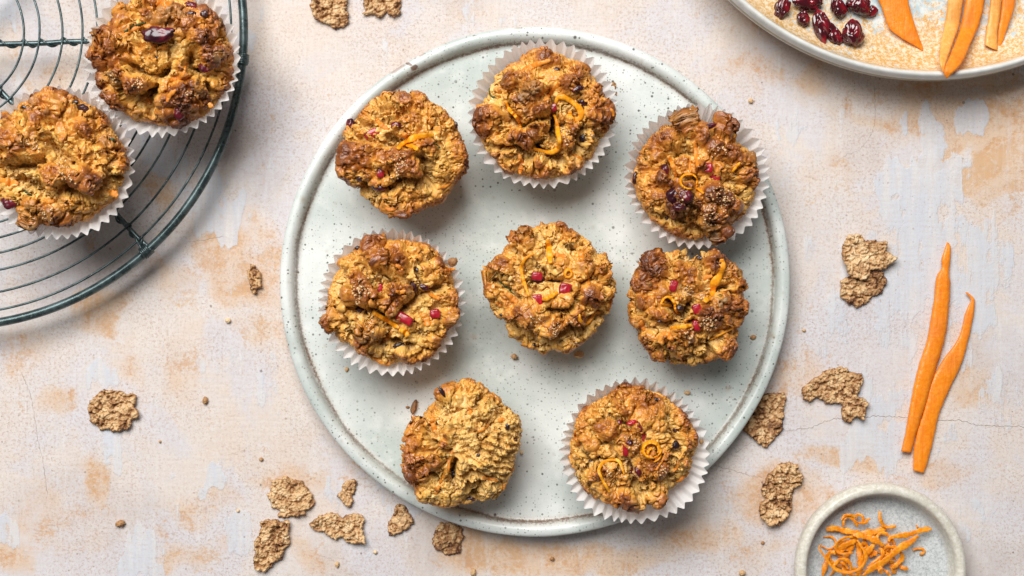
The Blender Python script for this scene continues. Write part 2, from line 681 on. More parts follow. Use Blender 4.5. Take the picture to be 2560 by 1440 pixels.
def mat_flake():
    t = NT("toasted_bran")
    v = t.coord()
    crust, crumb, rnd = t.attr("bake")
    n = t.noise(v, 420, 4, 0.65)
    n2 = t.noise(v, 120, 3, 0.6)
    x = t.math("ADD", crust, t.math("MULTIPLY", t.math("SUBTRACT", n, 0.5), 0.7))
    x = t.math("ADD", x, t.math("MULTIPLY", t.math("SUBTRACT", n2, 0.5), 0.5))
    col = t.ramp(x, [(0.0, (0.82, 0.62, 0.38)), (0.42, (0.64, 0.41, 0.20)), (0.70, (0.38, 0.185, 0.07)), (1.0, (0.12, 0.045, 0.018))])
    t.set(Base_Color=col, Roughness=0.6)
    t.bump(n, 0.5, 0.0005)
    return t.m


def mat_sugar():
    t = NT("demerara_sugar")
    v = t.coord()
    n = t.noise(v, 500, 2)
    t.set(Base_Color=t.mix(t.map(n, 0.4, 0.6), (0.64, 0.36, 0.14), (0.84, 0.58, 0.32)), Roughness=0.12)
    t.b.inputs["Transmission Weight"].default_value = 0.0
    return t.m


M_TABLE = mat_table()
M_CRUMB = mat_crumb()
M_PAPER = mat_paper()
M_CRAN = mat_berry("dried_cranberry_skin", (0.035, 0.003, 0.008), (0.17, 0.008, 0.018))
M_CRAN_RED = mat_berry("bright_cranberry_flesh", (0.32, 0.005, 0.016), (0.62, 0.014, 0.030))
M_RAISIN = mat_berry("black_raisin_skin", (0.022, 0.008, 0.010), (0.075, 0.022, 0.022))
M_DISHBERRY = mat_berry("glossy_cranberry_skin", (0.05, 0.002, 0.006), (0.30, 0.004, 0.014), 0.14, 0.7)
M_CARROT = mat_carrot("raw_carrot", (0.90, 0.235, 0.008), (0.95, 0.30, 0.014))
M_CARROT_PALE = mat_carrot("pale_carrot_core", (0.88, 0.38, 0.07), (0.92, 0.47, 0.12))
M_CARROT_BAKED = mat_carrot("baked_carrot", (0.74, 0.23, 0.018), (0.82, 0.33, 0.04))
M_ZEST = mat_carrot("orange_zest", (0.86, 0.23, 0.006), (0.97, 0.40, 0.012), 700, 0.40)
M_ZEST_TOP = mat_carrot("bright_zest", (0.95, 0.33, 0.006), (1.0, 0.45, 0.012), 700, 0.40)
M_ZUCC = mat_carrot("zucchini_skin", (0.018, 0.045, 0.012), (0.06, 0.10, 0.03))
M_METAL = mat_metal()
M_FLAKE = mat_flake()
M_SUGAR = mat_sugar()

# ---------------------------------------------------------------- tabletop
random.seed(7)
BLUE = [(2318, 463, 105, 62, 1.0), (2422, 300, 34, 42, 1.15), (2331, 330, 30, 50, .75), (2259, 287, 12, 26, 1.0), (2285, 575, 62, 50, .95), (1965, 330, 40, 60, .5),
        (2400, 620, 90, 90, .8), (2290, 700, 120, 90, .85), (2440, 720, 60, 110, .8), (2140, 800, 90, 70, .6), (2190, 1100, 80, 55, .85), (2350, 880, 90, 70, .5),
        (262, 952, 40, 30, 1.0), (529, 1215, 32, 28, .9), (350, 1395, 60, 50, 1.0), (25, 1345, 40, 45, .8), (280, 1125, 28, 46, .7), (20, 60, 26, 46, .9), (634, 80, 28, 30, .8),
        (555, 530, 60, 46, .95), (430, 400, 60, 46, .9), (400, 330, 50, 30, .5), (510, 450, 50, 40, .7), (1010, 1205, 60, 30, .8), (830, 1225, 26, 40, .7), (1050, 1250, 50, 22, .7),
        (600, 1370, 30, 40, .8), (960, 1320, 60, 40, .35), (2490, 640, 60, 60, .6), (2060, 660, 50, 60, .4), (30, 700, 50, 40, .3), (180, 60, 60, 30, .4), (2230, 1000, 90, 50, .6),
        (2450, 1300, 60, 50, .5), (2350, 1120, 50, 40, .5), (1240, 40, 90, 26, .3), (2130, 250, 60, 50, .35), (2500, 1000, 50, 70, .55), (700, 980, 40, 80, .4), (560, 900, 50, 60, .4)]
PEACH = [(540, 610, 70, 80, .9), (630, 690, 100, 70, .8), (250, 785, 60, 36, 1.0), (430, 720, 60, 60, .55), (400, 470, 60, 40, .8), (2300, 262, 100, 40, .8), (2450, 330, 110, 70, .9), (2510, 400, 70, 70, 1.1),
         (2440, 430, 26, 26, 1.2), (2350, 385, 60, 26, .9), (2030, 205, 46, 34, .7), (2180, 300, 60, 40, .6), (1270, 1390, 170, 42, 1.0), (1490, 1395, 130, 40, .95), (1760, 1330, 90, 60, .8), (1960, 1225, 90, 60, .8),
         (2080, 1130, 100, 36, .8), (2060, 1250, 60, 50, .6), (2340, 1190, 90, 36, .7), (2450, 985, 60, 40, .7), (160, 1000, 50, 44, .8), (220, 1215, 34, 34, .8), (150, 1290, 110, 60, .5), (470, 1385, 90, 44, .8),
         (540, 1250, 70, 50, .6), (30, 1400, 60, 50, .7), (60, 870, 70, 50, .5), (350, 900, 40, 20, .4), (720, 1170, 70, 30, .6), (1130, 20, 80, 20, .2), (1900, 185, 70, 50, .5), (120, 180, 60, 60, .5), (60, 140, 60, 60, .4),
         (1990, 930, 60, 50, .6), (2480, 520, 80, 50, .4), (1870, 110, 70, 60, .35), (660, 830, 80, 40, .5), (780, 1400, 60, 40, .6), (2500, 220, 90, 40, .9), (2200, 215, 80, 30, .6), (470, 960, 60, 80, .35), (2080, 480, 60, 60, .4),
         (1880, 1390, 60, 30, .4), (1690, 180, 60, 50, .2), (2560, 330, 60, 90, .8), (410, 1010, 90, 70, .3), (900, 1180, 60, 50, .4), (180, 650, 60, 30, .3), (610, 560, 50, 50, .6)]
GREY = [(640, 330, 60, 120, .8), (180, 690, 140, 60, .8), (300, 1320, 140, 70, .6), (160, 1260, 120, 60, .6), (1000, 1390, 160, 60, .6), (1960, 180, 120, 90, .5), (2140, 380, 70, 80, .6), (2480, 900, 80, 80, .6),
        (2400, 1400, 120, 60, .7), (690, 420, 50, 90, .8), (1850, 1400, 120, 50, .5), (2120, 760, 60, 26, .8), (1940, 1330, 60, 80, .5), (250, 480, 90, 60, .4)]


def build_table():
    x0, x1, y0, y1 = -0.62, 0.62, -0.46, 0.46
    xs = np.r_[np.linspace(x0, -0.305, 60)[:-1], np.linspace(-0.305, 0.305, 380), np.linspace(0.305, x1, 60)[1:]]
    ys = np.r_[np.linspace(y0, -0.175, 56)[:-1], np.linspace(-0.175, 0.175, 220), np.linspace(0.175, y1, 56)[1:]]
    nx, ny = len(xs), len(ys)
    X, Y = np.meshgrid(xs, ys)
    v = np.stack([X.ravel(), Y.ravel(), np.zeros(nx * ny)], 1)
    idx = np.arange(nx * ny).reshape(ny, nx)
    f = np.stack([idx[:-1, :-1].ravel(), idx[:-1, 1:].ravel(), idx[1:, 1:].ravel(), idx[1:, :-1].ravel()], 1)
    # the slab's edge and underside
    o = mk("tabletop", v, f, M_TABLE, None, True, origin=(0, 0, 0))
    chans = []
    rs = np.random.RandomState(5)
    wx = fbm(v * 38, 901, 4) * 0.016
    wy = fbm(v * 38 + 7, 905, 4) * 0.016
    comb = fbm(np.c_[v[:, 0] * 170, v[:, 1] * 6, v[:, 2]], 911, 3) * 0.016
    for ci, (lst, extra) in enumerate(((PEACH, 60), (BLUE, 30), (GREY, 24))):
        a = np.zeros(nx * ny)
        X2 = v[:, 0] + wx * (0.4 if ci == 1 else 1.1)
        Y2 = v[:, 1] + wy * (0.5 if ci == 1 else 1.1) + (comb if ci == 1 else 0)
        pw = 3.0 if ci == 1 else 2.0
        for px, py, rx, ry, s in lst:
            cx, cy = P(px, py)
            d = np.abs((X2 - cx) / (rx * PX)) ** pw + np.abs((Y2 - cy) / (ry * PX)) ** pw
            a = np.maximum(a, s * np.clip(1.15 - 0.45 * d, 0, 1))
        for _ in range(extra):       # the board goes on the same way beyond the frame
            cx, cy = rs.uniform(x0, x1), rs.uniform(y0, y1)
            if abs(cx) < 0.30 and abs(cy) < 0.17:
                continue
            rx, ry = rs.uniform(0.008, 0.03), rs.uniform(0.008, 0.02)
            d = np.abs((X2 - cx) / rx) ** pw + np.abs((Y2 - cy) / ry) ** pw
            a = np.maximum(a, rs.uniform(.4, 1) * np.clip(1.15 - 0.45 * d, 0, 1))
        chans.append(a)
    col = np.stack(chans + [np.ones(nx * ny)], 1)
    at = o.data.color_attributes.new("patch", "FLOAT_COLOR", "POINT")
    at.data.foreach_set("color", col.astype(np.float32).ravel())
    tag(o, "pale pink plaster board with peach stains and blue brushed patches under everything", kind="structure")
    return o


TABLE = build_table()

# hairline cracks in the plaster: narrow dark brown strips laid on its surface
M_CRACK = NT("crack_brown").set(Base_Color=(0.20, 0.13, 0.09), Roughness=0.9).m
cracks = [
    ([(1960, 1076), (1990, 1074), (2030, 1068), (2060, 1055), (2090, 1046), (2130, 1046), (2180, 1041), (2230, 1042), (2290, 1047), (2350, 1050), (2400, 1052), (2440, 1062), (2490, 1065), (2540, 1066), (2600, 1075)], 1.3),
    ([(1770, 1165), (1800, 1168), (1840, 1178), (1870, 1188), (1905, 1193)], 1.0),
    ([(1840, 1134), (1855, 1120), (1880, 1105)], 0.9),
    ([(55, 935), (75, 985), (88, 1050), (95, 1100), (110, 1170), (118, 1240)], 0.8),
    ([(800, 1388), (820, 1395), (838, 1403)], 0.6),
    ([(470, 605), (520, 598), (560, 590)], 0.8),
    ([(2184, 210), (2188, 280), (2180, 330), (2150, 372), (2105, 392)], 0.7),
]
rs = np.random.RandomState(3)
parts = []
for pts, w in cracks:
    c = smooth_line(Parr(pts), 10)
    c[:, 1] += rs.normal(0, 0.0003, len(c))
    c[:, 0] += rs.normal(0, 0.0002, len(c))
    t = np.gradient(c, axis=0)
    t /= np.linalg.norm(t, axis=1)[:, None]
    nrm = np.stack([-t[:, 1], t[:, 0]], 1)
    ww = w * PX * 0.5 * rs.uniform(0.35, 1.0, len(c))
    ww[0] = ww[-1] = 0.00002
    L = np.c_[c + nrm * ww[:, None], np.full(len(c), 0.00006)]
    R = np.c_[c - nrm * ww[:, None], np.full(len(c), 0.00006)]
    n = len(c)
    v = np.vstack([L, R])
    f = np.stack([np.arange(n - 1), np.arange(1, n), np.arange(1, n) + n, np.arange(n - 1) + n], 1)
    mk("crack", v, f, M_CRACK, TABLE, False)

# ---------------------------------------------------------------- dishes


def lathe(profile, seg=256, wob=0.0, seed=0, sub=4):
    prof = smooth_line(np.array(profile) / 1000.0, sub)
    n = len(prof)
    a = np.arange(seg) / seg * 2 * math.pi
    ca, sa = np.cos(a), np.sin(a)
    pts = np.stack([ca, sa, np.zeros(seg)], 1)
    w = fbm(pts * 1.6 + 3.1 + seed, seed, 3) * wob
    vs = []
    for r, z in prof:
        k = (r + w * min(1.0, r / 0.05))
        vs.append(np.stack([k * ca, k * sa, z + w * 0.35 * (1 if z > 0.002 else 0)], 1))
    v = np.vstack(vs)
    idx = np.arange(n * seg).reshape(n, seg)
    i2 = np.roll(idx, -1, 1)
    f = np.stack([idx[:-1].ravel(), i2[:-1].ravel(), i2[1:].ravel(), idx[1:].ravel()], 1)
    return v, f


PLATE_Z = 0.0082   # height of the plate's well
pc = P(1338.5, 705, 0.0165)
t_, _c = mat_glaze("speckled_celadon_glaze", 0.1342, 1.7, (0.50, 0.565, 0.535), (0.745, 0.77, 0.745), width=0.0012)
M_PLATE = t_.m
# the glaze is worn off in a brown clay patch on the rim
_tc = t_.coord()
_nz = t_.noise(_tc, 260, 4, 0.7)


def wear(base, px, py, rx, ry, ang, col, k):
    x, y = P(px, py, 0.0165)
    x, y = x - pc[0], y - pc[1]
    mp = t_.n("ShaderNodeMapping", vector_type="TEXTURE")
    mp.inputs["Location"].default_value = (x, y, 0.0165)
    mp.inputs["Rotation"].default_value = (0, 0, math.radians(ang))
    mp.inputs["Scale"].default_value = (rx * PX, ry * PX, 0.05)
    t_.link(_tc, mp.inputs["Vector"])
    ln = t_.n("ShaderNodeVectorMath", operation="LENGTH")
    t_.link(mp.outputs[0], ln.inputs[0])
    m = t_.map(t_.math("ADD", ln.outputs["Value"], t_.math("MULTIPLY", t_.math("SUBTRACT", _nz, 0.5), 1.6)), 0.8, 1.05, k, 0.0)
    return t_.mix(m, base, col)


_c = wear(_c, 994, 172, 26, 7, 28, (0.42, 0.32, 0.28), 0.8)
_c = wear(_c, 1022, 160, 11, 4, -20, (0.20, 0.10, 0.07), 0.9)
_c = wear(_c, 1036, 168, 12, 7, 35, (0.16, 0.08, 0.05), 0.9)
_c = wear(_c, 1053, 136, 8, 4, 28, (0.50, 0.38, 0.33), 0.8)
t_.set(Base_Color=_c)
v, f = lathe([(0, 2), (100, 2), (112, 0), (119, 0), (121, 3), (130, 5), (138, 8), (141.4, 11), (142.5, 14.2), (141.6, 16.0), (139.0, 16.6), (137.2, 16.1), (135.6, 14.4), (134.8, 11.4), (134.0, 10.1), (132.6, 9.6), (127, 9.5), (110, 8.9), (80, 8.4), (40, 8.2), (0.3, 8.1)], 320, 0.0007, 4)
big_plate = mk("stoneware_plate", v + np.array([pc[0], pc[1], 0]), f, M_PLATE, None, True, origin=(pc[0], pc[1], 0))
tag(big_plate, "large round speckled pale green stoneware plate with a brown line inside its rim", "plate")

dc = P(2335, -535, 0.0335)
M_DISH = mat_dish()
v, f = lathe([(0, 2.5), (110, 2.5), (118, 0), (124, 0), (127, 5), (143, 8), (153, 14), (158.0, 19), (159.8, 24), (159.9, 29), (159.0, 32.4), (157.8, 33.9), (156.4, 33.7), (155.3, 31.5), (152.2, 22), (143, 14.5), (130, 11.0), (90, 10.2), (40, 10.0), (0.3, 10.0)], 320, 0.0005, 9)
dish = mk("shallow_dish", v + np.array([dc[0], dc[1], 0]), f, M_DISH, None, True, origin=(dc[0], dc[1], 0))
tag(dish, "wide shallow dish with white rim and amber speckled blue glaze, holding cranberries and carrot", "dish")

bc = P(2203, 1423, 0.0165)
tb, basec = mat_glaze("grey_blue_glaze", 1, 8.0, (0.42, 0.455, 0.465), (0.55, 0.58, 0.58), 0.35, False)
_g = tb.noise(tb.coord(), 750, 3, 0.85)
basec = tb.mix(tb.map(_g, 0.50, 0.62, 0, 0.6), basec, (0.74, 0.765, 0.77))
basec = tb.mix(tb.map(_g, 0.38, 0.48, 0.5, 0), basec, (0.24, 0.27, 0.28))
ln = tb.n("ShaderNodeVectorMath", operation="LENGTH")
fl = tb.n("ShaderNodeVectorMath", operation="MULTIPLY")
fl.inputs[1].default_value = (1, 1, 0)
tb.link(tb.coord(), fl.inputs[0])
tb.link(fl.outputs[0], ln.inputs[0])
gn = tb.noise(tb.coord(), 500, 3, 0.7)
rimf = tb.map(tb.math("ADD", ln.outputs["Value"], tb.math("MULTIPLY", tb.math("SUBTRACT", gn, 0.5), 0.003)), 0.0385, 0.0412)
rimc = tb.mix(tb.map(gn, 0.35, 0.7), (0.62, 0.585, 0.49), (0.80, 0.775, 0.70))
tb.set(Base_Color=tb.mix(rimf, basec, rimc), Roughness=0.55)
tb.b.inputs["Coat Weight"].default_value = 0.05
v, f = lathe([(0, 1.5), (28, 1.5), (31, 0), (36, 0), (42, 2.5), (46.2, 7), (47.6, 12), (47.4, 16.2), (45.6, 18.6), (43.2, 18.8), (41.6, 17.2), (40.8, 13), (39.6, 8.4), (36.4, 6.2), (28, 5.8), (10, 5.6), (0.2, 5.6)], 200, 0.0006, 21)
bowl = mk("small_bowl", v + np.array([bc[0], bc[1], 0]), f, tb.m, None, True, origin=(bc[0], bc[1], 0))
tag(bowl, "small round bowl with thick cream rim and grey blue inside, heaped with orange zest", "bowl")

# ---------------------------------------------------------------- cooling rack
RZ = 0.0180
rc = np.array(P(-127, 80, RZ))
kz = (CAM_H - RZ) / CAM_H * PX
rack = empty("cooling_rack", (rc[0], rc[1], 0), "round grey green wire cooling rack holding two muffins in paper cases", "cooling rack")


def ring(rad, z, n=180, wob=0.0, seed=0, dx=0, dy=0):
    a = np.arange(n) / n * 2 * math.pi
    w = fbm(np.stack([np.cos(a) * 1.3, np.sin(a) * 1.3, np.full(n, seed * 1.7)], 1), seed, 2) * wob
    r = rad + w
    return np.stack([rc[0] + dx + r * np.cos(a), rc[1] + dy + r * np.sin(a), np.full(n, z) + w * 0.3], 1)


def quads(f):
    return f


v, f = tube(ring(736 * kz, RZ, 260, 0.0010, 2), 0.0025, 14, True)
mk("rim", v, f, M_METAL, rack)
spoke_lines = []
for k in range(8):
    a = math.radians(45 * k - 1)
    if k == 0:
        pl = np.array([P(x, y, RZ) for x, y in ((-127, 112), (0, 110), (110, 108), (215, 104), (420, 118), (608, 141))])
    elif k == 7:
        pl = np.array([P(x, y, RZ) for x, y in ((-127, 86), (0, 225), (160, 395), (283, 527), (340, 590), (376, 622))])
    else:
        pl = np.array([rc + np.array([math.cos(a), math.sin(a)]) * r for r in (0, 200 * kz, 450 * kz, 734 * kz)])
    pl = smooth_line(np.c_[pl, np.full(len(pl), RZ)], 12)
    pl = resample(pl, 60)
    spoke_lines.append(pl)
    v, f = tube(pl, 0.0015, 10)
    mk("spoke", v, fix_faces(f), M_METAL, rack)
radii = [70, 128, 190, 230, 287, 336, 372, 430, 491, 532, 567, 609, 662, 706]
for i, r in enumerate(radii):
    v, f = tube(ring(r * kz, RZ + 0.0018, 180, 0.0016 if r < 650 else 0.0007, i + 3), 0.00066, 8, True)
    mk("wire", v, f, M_METAL, rack)
for k, pl in enumerate(spoke_lines):       # thin wire wound along each spoke, one turn at every ring
    n = 520
    pr = resample(pl, n)
    s = np.linalg.norm(pr[:, :2] - rc, axis=1) / kz
    ph = np.interp(s, [0] + radii + [736], np.arange(len(radii) + 2)) * 2 * math.pi
    tn = np.gradient(pr, axis=0)
    tn /= np.linalg.norm(tn, axis=1)[:, None]
    sd = np.stack([-tn[:, 1], tn[:, 0], np.zeros(n)], 1)
    hel = pr + sd * (np.cos(ph) * 0.0021)[:, None] + np.array([0, 0, 1.0]) * (np.sin(ph) * 0.0021 + 0.0004)[:, None]
    m = s < 728
    if k not in (0, 7):
        m &= s > 60
    v, f = tube(hel[m], 0.00062, 6)
    mk("binding_wire", v, fix_faces(f), M_METAL, rack)
for px, py, a0 in ((610, 149, -3), (368, 629, -46)):       # coils that tie the spokes to the rim
    c = np.array(P(px, py, RZ))
    d = c - rc
    d = d / np.linalg.norm(d)
    tdir = np.array([-d[1], d[0]])
    n = 130
    u = np.linspace(0, 1, n)
    a = u * 2 * math.pi * 5.2
    cen = np.array([rc[0], rc[1]]) + d * 736 * kz
    hel = np.zeros((n, 3))
    hel[:, :2] = cen + tdir * ((u - 0.5) * 0.0052)[:, None] + d * (np.cos(a) * 0.0032)[:, None]
    hel[:, 2] = RZ + np.sin(a) * 0.0032
    tail = np.array([[*(cen - d * 0.006), RZ + 0.003], [*(cen - d * 0.011 + tdir * .001), RZ + 0.0022]])
    hel = np.vstack([tail[::-1], hel])
    v, f = tube(hel, 0.00065, 6)
    mk("tie", v, fix_faces(f), M_METAL, rack)
for k in range(3):                          # short looped legs below the rim
    a = math.radians(30 + 120 * k)
    d = np.array([math.cos(a), math.sin(a)])
    tdir = np.array([-d[1], d[0]])
    c = rc + d * 733 * kz
    prof = [(-0.012, RZ), (-0.009, 0.012), (-0.005, 0.0017), (0.005, 0.0017), (0.009, 0.012), (0.012, RZ)]
    pts = smooth_line(np.array([[*(c + tdir * s), z] for s, z in prof]), 8)
    v, f = tube(pts, 0.0015, 8)
    mk("foot", v, fix_faces(f), M_METAL, rack)

# ---------------------------------------------------------------- muffins
NG = 304          # grid cells across a muffin
RS = 0.80         # share of the grid that makes the dome


def disc_grid(n):
    """square grid mapped onto the unit disc"""
    s = np.linspace(-1, 1, n + 1)
    A, B = np.meshgrid(s, s)
    r = np.where(np.abs(A) > np.abs(B), np.abs(A), np.abs(B))
    m = np.abs(A) > np.abs(B)
    with np.errstate(divide="ignore", invalid="ignore"):
        th = np.where(m, (math.pi / 4) * np.nan_to_num(B / A), math.pi / 2 - (math.pi / 4) * np.nan_to_num(A / B))
    rr = np.where(m, A, B)
    X, Y = rr * np.cos(th), rr * np.sin(th)
    idx = np.arange((n + 1) ** 2).reshape(n + 1, n + 1)
    f = np.stack([idx[:-1, :-1].ravel(), idx[:-1, 1:].ravel(), idx[1:, 1:].ravel(), idx[1:, :-1].ravel()], 1)
    border = np.r_[idx[0, :], idx[1:, -1], idx[-1, -2::-1], idx[-2:0:-1, 0]]
    return np.stack([X.ravel(), Y.ravel()], 1), f, border


GRID, GFACES, GBORDER = disc_grid(NG)


def grid_normals(p):
    q = p.reshape(NG + 1, NG + 1, 3)
    du = np.gradient(q, axis=1)
    dv = np.gradient(q, axis=0)
    n = np.cross(du, dv).reshape(-1, 3)
    ln = np.linalg.norm(n, axis=1)
    n = n / np.maximum(ln, 1e-12)[:, None]
    n[ln < 1e-11] = (0, 0, 1)
    return n


def blur(a, k):
    """a few box blurs over the grid"""
    q = a.reshape(NG + 1, NG + 1)
    for _ in range(k):
        r = np.pad(q, 1, mode="edge")
        q = (r[:-2, 1:-1] + r[2:, 1:-1] + r[1:-1, :-2] + r[1:-1, 2:] + 2 * q) / 6
    return q.ravel()


def poly_radius(outline, c, th):
    a = np.arctan2(outline[:, 1] - c[1], outline[:, 0] - c[0])
    r = np.hypot(outline[:, 1] - c[1], outline[:, 0] - c[0])
    o = np.argsort(a)
    a, r = a[o], r[o]
    a = np.r_[a - 2 * math.pi, a, a + 2 * math.pi]
    r = np.r_[r, r, r]
    return np.interp(th, a, r)


def seg_dist(p, line):
    """distance of the 2D points p to a polyline"""
    best = np.full(len(p), 9.0)
    for a, b in zip(line[:-1], line[1:]):
        d = b - a
        t = np.clip(((p - a) @ d) / max(1e-12, d @ d), 0, 1)
        best = np.minimum(best, np.linalg.norm(p - (a + t[:, None] * d), axis=1))
    return best


class Muffin:
    pass


def build_muffin(T, outline, lumps, cracks, base_z, label, seed, dome=0.017, sil=0.027, case=None, crumb_zone=None, rough=1.0, tint=0.0, low=(), group=None):
    zs = base_z + sil
    ztop = base_z + sil + dome
    ol = Parr(zt(outline, T), zs + 0.002)
    c = (ol.max(0) + ol.min(0)) / 2
    th = np.arctan2(GRID[:, 1], GRID[:, 0])
    rho = np.hypot(GRID[:, 0], GRID[:, 1])
    R0 = poly_radius(ol, c, th)
    # keep the sharp outline only near the silhouette
    Rm = R0.mean()
    q = np.clip(rho / RS, 0, 1)
    a = q * math.pi / 2
    rr = 0.45 * q + 0.55 * np.sin(a)
    r = R0 * rr
    z = zs + dome * np.cos(a) ** 0.75
    s = np.clip((rho - RS) / (1 - RS), 0, 1)
    under = rho > RS
    Rsoft = Rm * 0.75 + R0 * 0.25
    rb = 0.0255 if case is None else 0.0232
    wall = rb + (Rsoft * (0.93 if case is None else 0.90) - rb) * np.clip(1 - s, 0, 1) ** (1.0 if case is None else 1.7)
    k = sstep(0, 0.22, s)
    r = np.where(under, R0 * (1 - k) + wall * k, r)
    z = np.where(under, zs - 0.002 * k * 1 - (zs - base_z - 0.002) * s, z)
    p = np.stack([c[0] + r * np.cos(th), c[1] + r * np.sin(th), z], 1)
    xy0 = p[:, :2].copy()
    n = grid_normals(p)
    ps = p * 1.0 - np.array([c[0], c[1], base_z]) + seed * 1.37
    topw = sstep(1.0, 0.90, rho / RS * 0.97)
    wall_w = np.where(under, 0.35 if case is None else 0.12, 1.0)
    # --- stage A: the big lumps and tears seen in the photograph
    warp = np.stack([fbm(ps * 120, seed + 1, 2), fbm(ps * 120, seed + 2, 2)], 1) * 0.0020
    xyw = xy0 + warp
    zf = base_z + sil + dome * 0.8
    kz_ = (CAM_H - zf) / CAM_H * PX
    d = np.zeros(len(p))
    for x, y, rad, h in lumps:
        lc = np.array(P(*zt([(x, y)], T)[0], zf))
        R = rad / T[2] * kz_ * 1.12
        dd = np.linalg.norm(xyw - lc, axis=1) / R
        hh = h * 0.001 * 1.5
        d = np.maximum(d, hh * np.sqrt(np.clip(1 - dd * dd, 0, 1)))
    d = blur(d, 2)
    F1, F2, ID = worley(ps * 95 + fbm(ps * 200, seed + 5, 2)[:, None] * 0.25, seed + 3)
    cell = np.sqrt(np.clip(1 - (F1 / 0.72) ** 2, 0, 1))
    d += 0.0044 * (cell - 0.55) * (0.5 + ID)
    d += 0.0022 * fbm(ps * 60, seed + 7, 3)
    gap = sstep(0.16, 0.0, F2 - F1) * sstep(-0.1, 0.4, fbm(ps * 55 + 2, seed + 8, 2))
    d -= 0.0048 * gap
    tear = np.zeros(len(p))
    for line, w, dep in cracks:
        ln_ = Parr(zt(line, T), zf)
        ln_ = smooth_line(ln_, 6) if len(ln_) > 2 else ln_
        wd = w / T[2] * kz_ * 0.62
        dist = seg_dist(xyw, ln_)
        dist = dist * (1 + 0.35 * fbm(ps * 400, seed + 9, 2))
        g = np.exp(-(dist / wd) ** 2 * 0.9)
        d -= dep * 0.0018 * g
        tear = np.maximum(tear, np.exp(-(dist / (wd * 1.7)) ** 2))
    d *= wall_w
    cz = np.zeros(len(p))
    if crumb_zone is not None:
        zc = Parr(zt(crumb_zone, T), zf)
        cc_ = zc.mean(0)
        thz = np.arctan2(xyw[:, 1] - cc_[1], xyw[:, 0] - cc_[0])
        rz = poly_radius(zc, cc_, thz)
        cz = sstep(1.08, 0.92, np.linalg.norm(xyw - cc_, axis=1) / rz)
        d = d * (1 - 0.25 * cz) + cz * 0.0011 * np.sin((xyw[:, 1] + 0.42 * xyw[:, 0]) * 1650) * sstep(0.008, -0.006, xyw[:, 1] - c[1] - 0.25 * (xyw[:, 0] - c[0])) - 0.0016 * cz + 0.0022 * cz * fbm(np.c_[ps[:, 0] * 260, ps[:, 1] * 620, ps[:, 2] * 300], seed + 35, 3)
    nb = n.copy()
    # near the silhouette push upward more than outward, so that the outline holds
    nb[:, :2] *= (1 - 0.75 * sstep(0.75, 1.0, rho / RS) * (~under))[:, None]
    p = p + nb * d[:, None]
    # --- stage B: nodules
    n = grid_normals(p)
    n = np.stack([blur(n[:, i], 2) for i in range(3)], 1)
    n /= np.linalg.norm(n, axis=1)[:, None] + 1e-9
    ps = p - np.array([c[0], c[1], base_z]) + seed * 1.37
    msk = sstep(-0.25, 0.35, fbm(ps * 110, seed + 11, 2))
    F1, F2, ID2 = worley(ps * 225 + np.stack([fbm(ps * 420, seed + 12, 2), fbm(ps * 420, seed + 14, 2), fbm(ps * 420, seed + 20, 2)], 1) * 0.45, seed + 13)
    nod = np.sqrt(np.clip(1 - (F1 / 0.62) ** 2, 0, 1))
    dB = 0.0014 * (1 - 0.75 * cz) * (nod - 0.35) * (0.15 + 1.25 * ID2 ** 1.5) * (0.25 + 0.75 * msk) * rough
    # folds and creases
    rid = 1 - np.abs(fbm(ps * 150, seed + 15, 3)) * 2.2
    dB -= 0.0030 * sstep(0.72, 1.0, rid) * (1 - 0.5 * cz)
    rid2 = 1 - np.abs(fbm(ps * 330 + 5, seed + 16, 2)) * 2.4
    dB -= 0.0009 * sstep(0.62, 1.0, rid2) * sstep(-0.2, 0.4, fbm(ps * 90, seed + 33, 2))
    p = p + n * (dB * np.where(under, 0.6 if case is None else 0.3, 1.0))[:, None]
    # --- stage C: crumb and pores
    n = grid_normals(p)
    F1, F2, ID3 = worley(ps * 560, seed + 17)
    msk2 = sstep(-0.15, 0.35, fbm(ps * 140 + 9, seed + 18, 2))
    fine = np.sqrt(np.clip(1 - (F1 / 0.6) ** 2, 0, 1)) - 0.4
    dC = 0.00044 * fine * (0.20 + 0.95 * np.maximum(msk2 * 0.9, np.maximum(tear * 0.8, cz)))
    F1, F2, ID4 = worley(ps * 380 + 3.3, seed + 19)
    pore = sstep(0.34, 0.12, F1) * (ID4 > 0.62)
    dC -= 0.00085 * pore * (0.35 + 0.9 * np.maximum(cz, tear * 0.9))
    dC += 0.00020 * fbm(ps * 1300, seed + 21, 2)
    p = p + n * dC[:, None]
    p[:, 2] = np.maximum(p[:, 2], base_z + 0.0002)
    # --- bake colour: proud lumps brown, torn crumb pale
    hgt = blur(p[:, 2] - (zs + dome * np.cos(a) ** 0.75), 6)
    loc = p[:, 2] - zs - dome * np.cos(a) ** 0.75
    prot = (d + dB) / 0.0055
    crust = 0.31 + 0.40 * np.clip(prot, -1.2, 1.2) + 0.34 * fbm(ps * 70, seed + 23, 3) + tint
    crust += 0.16 * (ID2 - 0.5) + 0.10 * (ID - 0.5)
    crust = crust * (1 - 0.55 * tear) - 0.25 * cz
    crust = np.where(under, 0.62 + 0.2 * fbm(ps * 90, seed + 25, 2) + tint, crust)
    crust += 0.16 * sstep(0.72, 1.0, rho / RS) * (~under)
    crumb = np.clip(tear * 0.8 + 0.8 * sstep(0.25, -0.55, prot) + 0.9 * cz + 0.55 * sstep(0.05, 0.5, fbm(ps * 85 + 4, seed + 27, 2)) - 0.25 - 0.4 * under, 0, 1)
    rnd = 0.5 + 0.5 * fbm(ps * 40, seed + 29, 2)
    root = empty("muffin", (c[0], c[1], base_z), label, "muffin", group)
    faces = [tuple(x) for x in ()]
    o = mk("cake", p, GFACES, M_CRUMB, root)
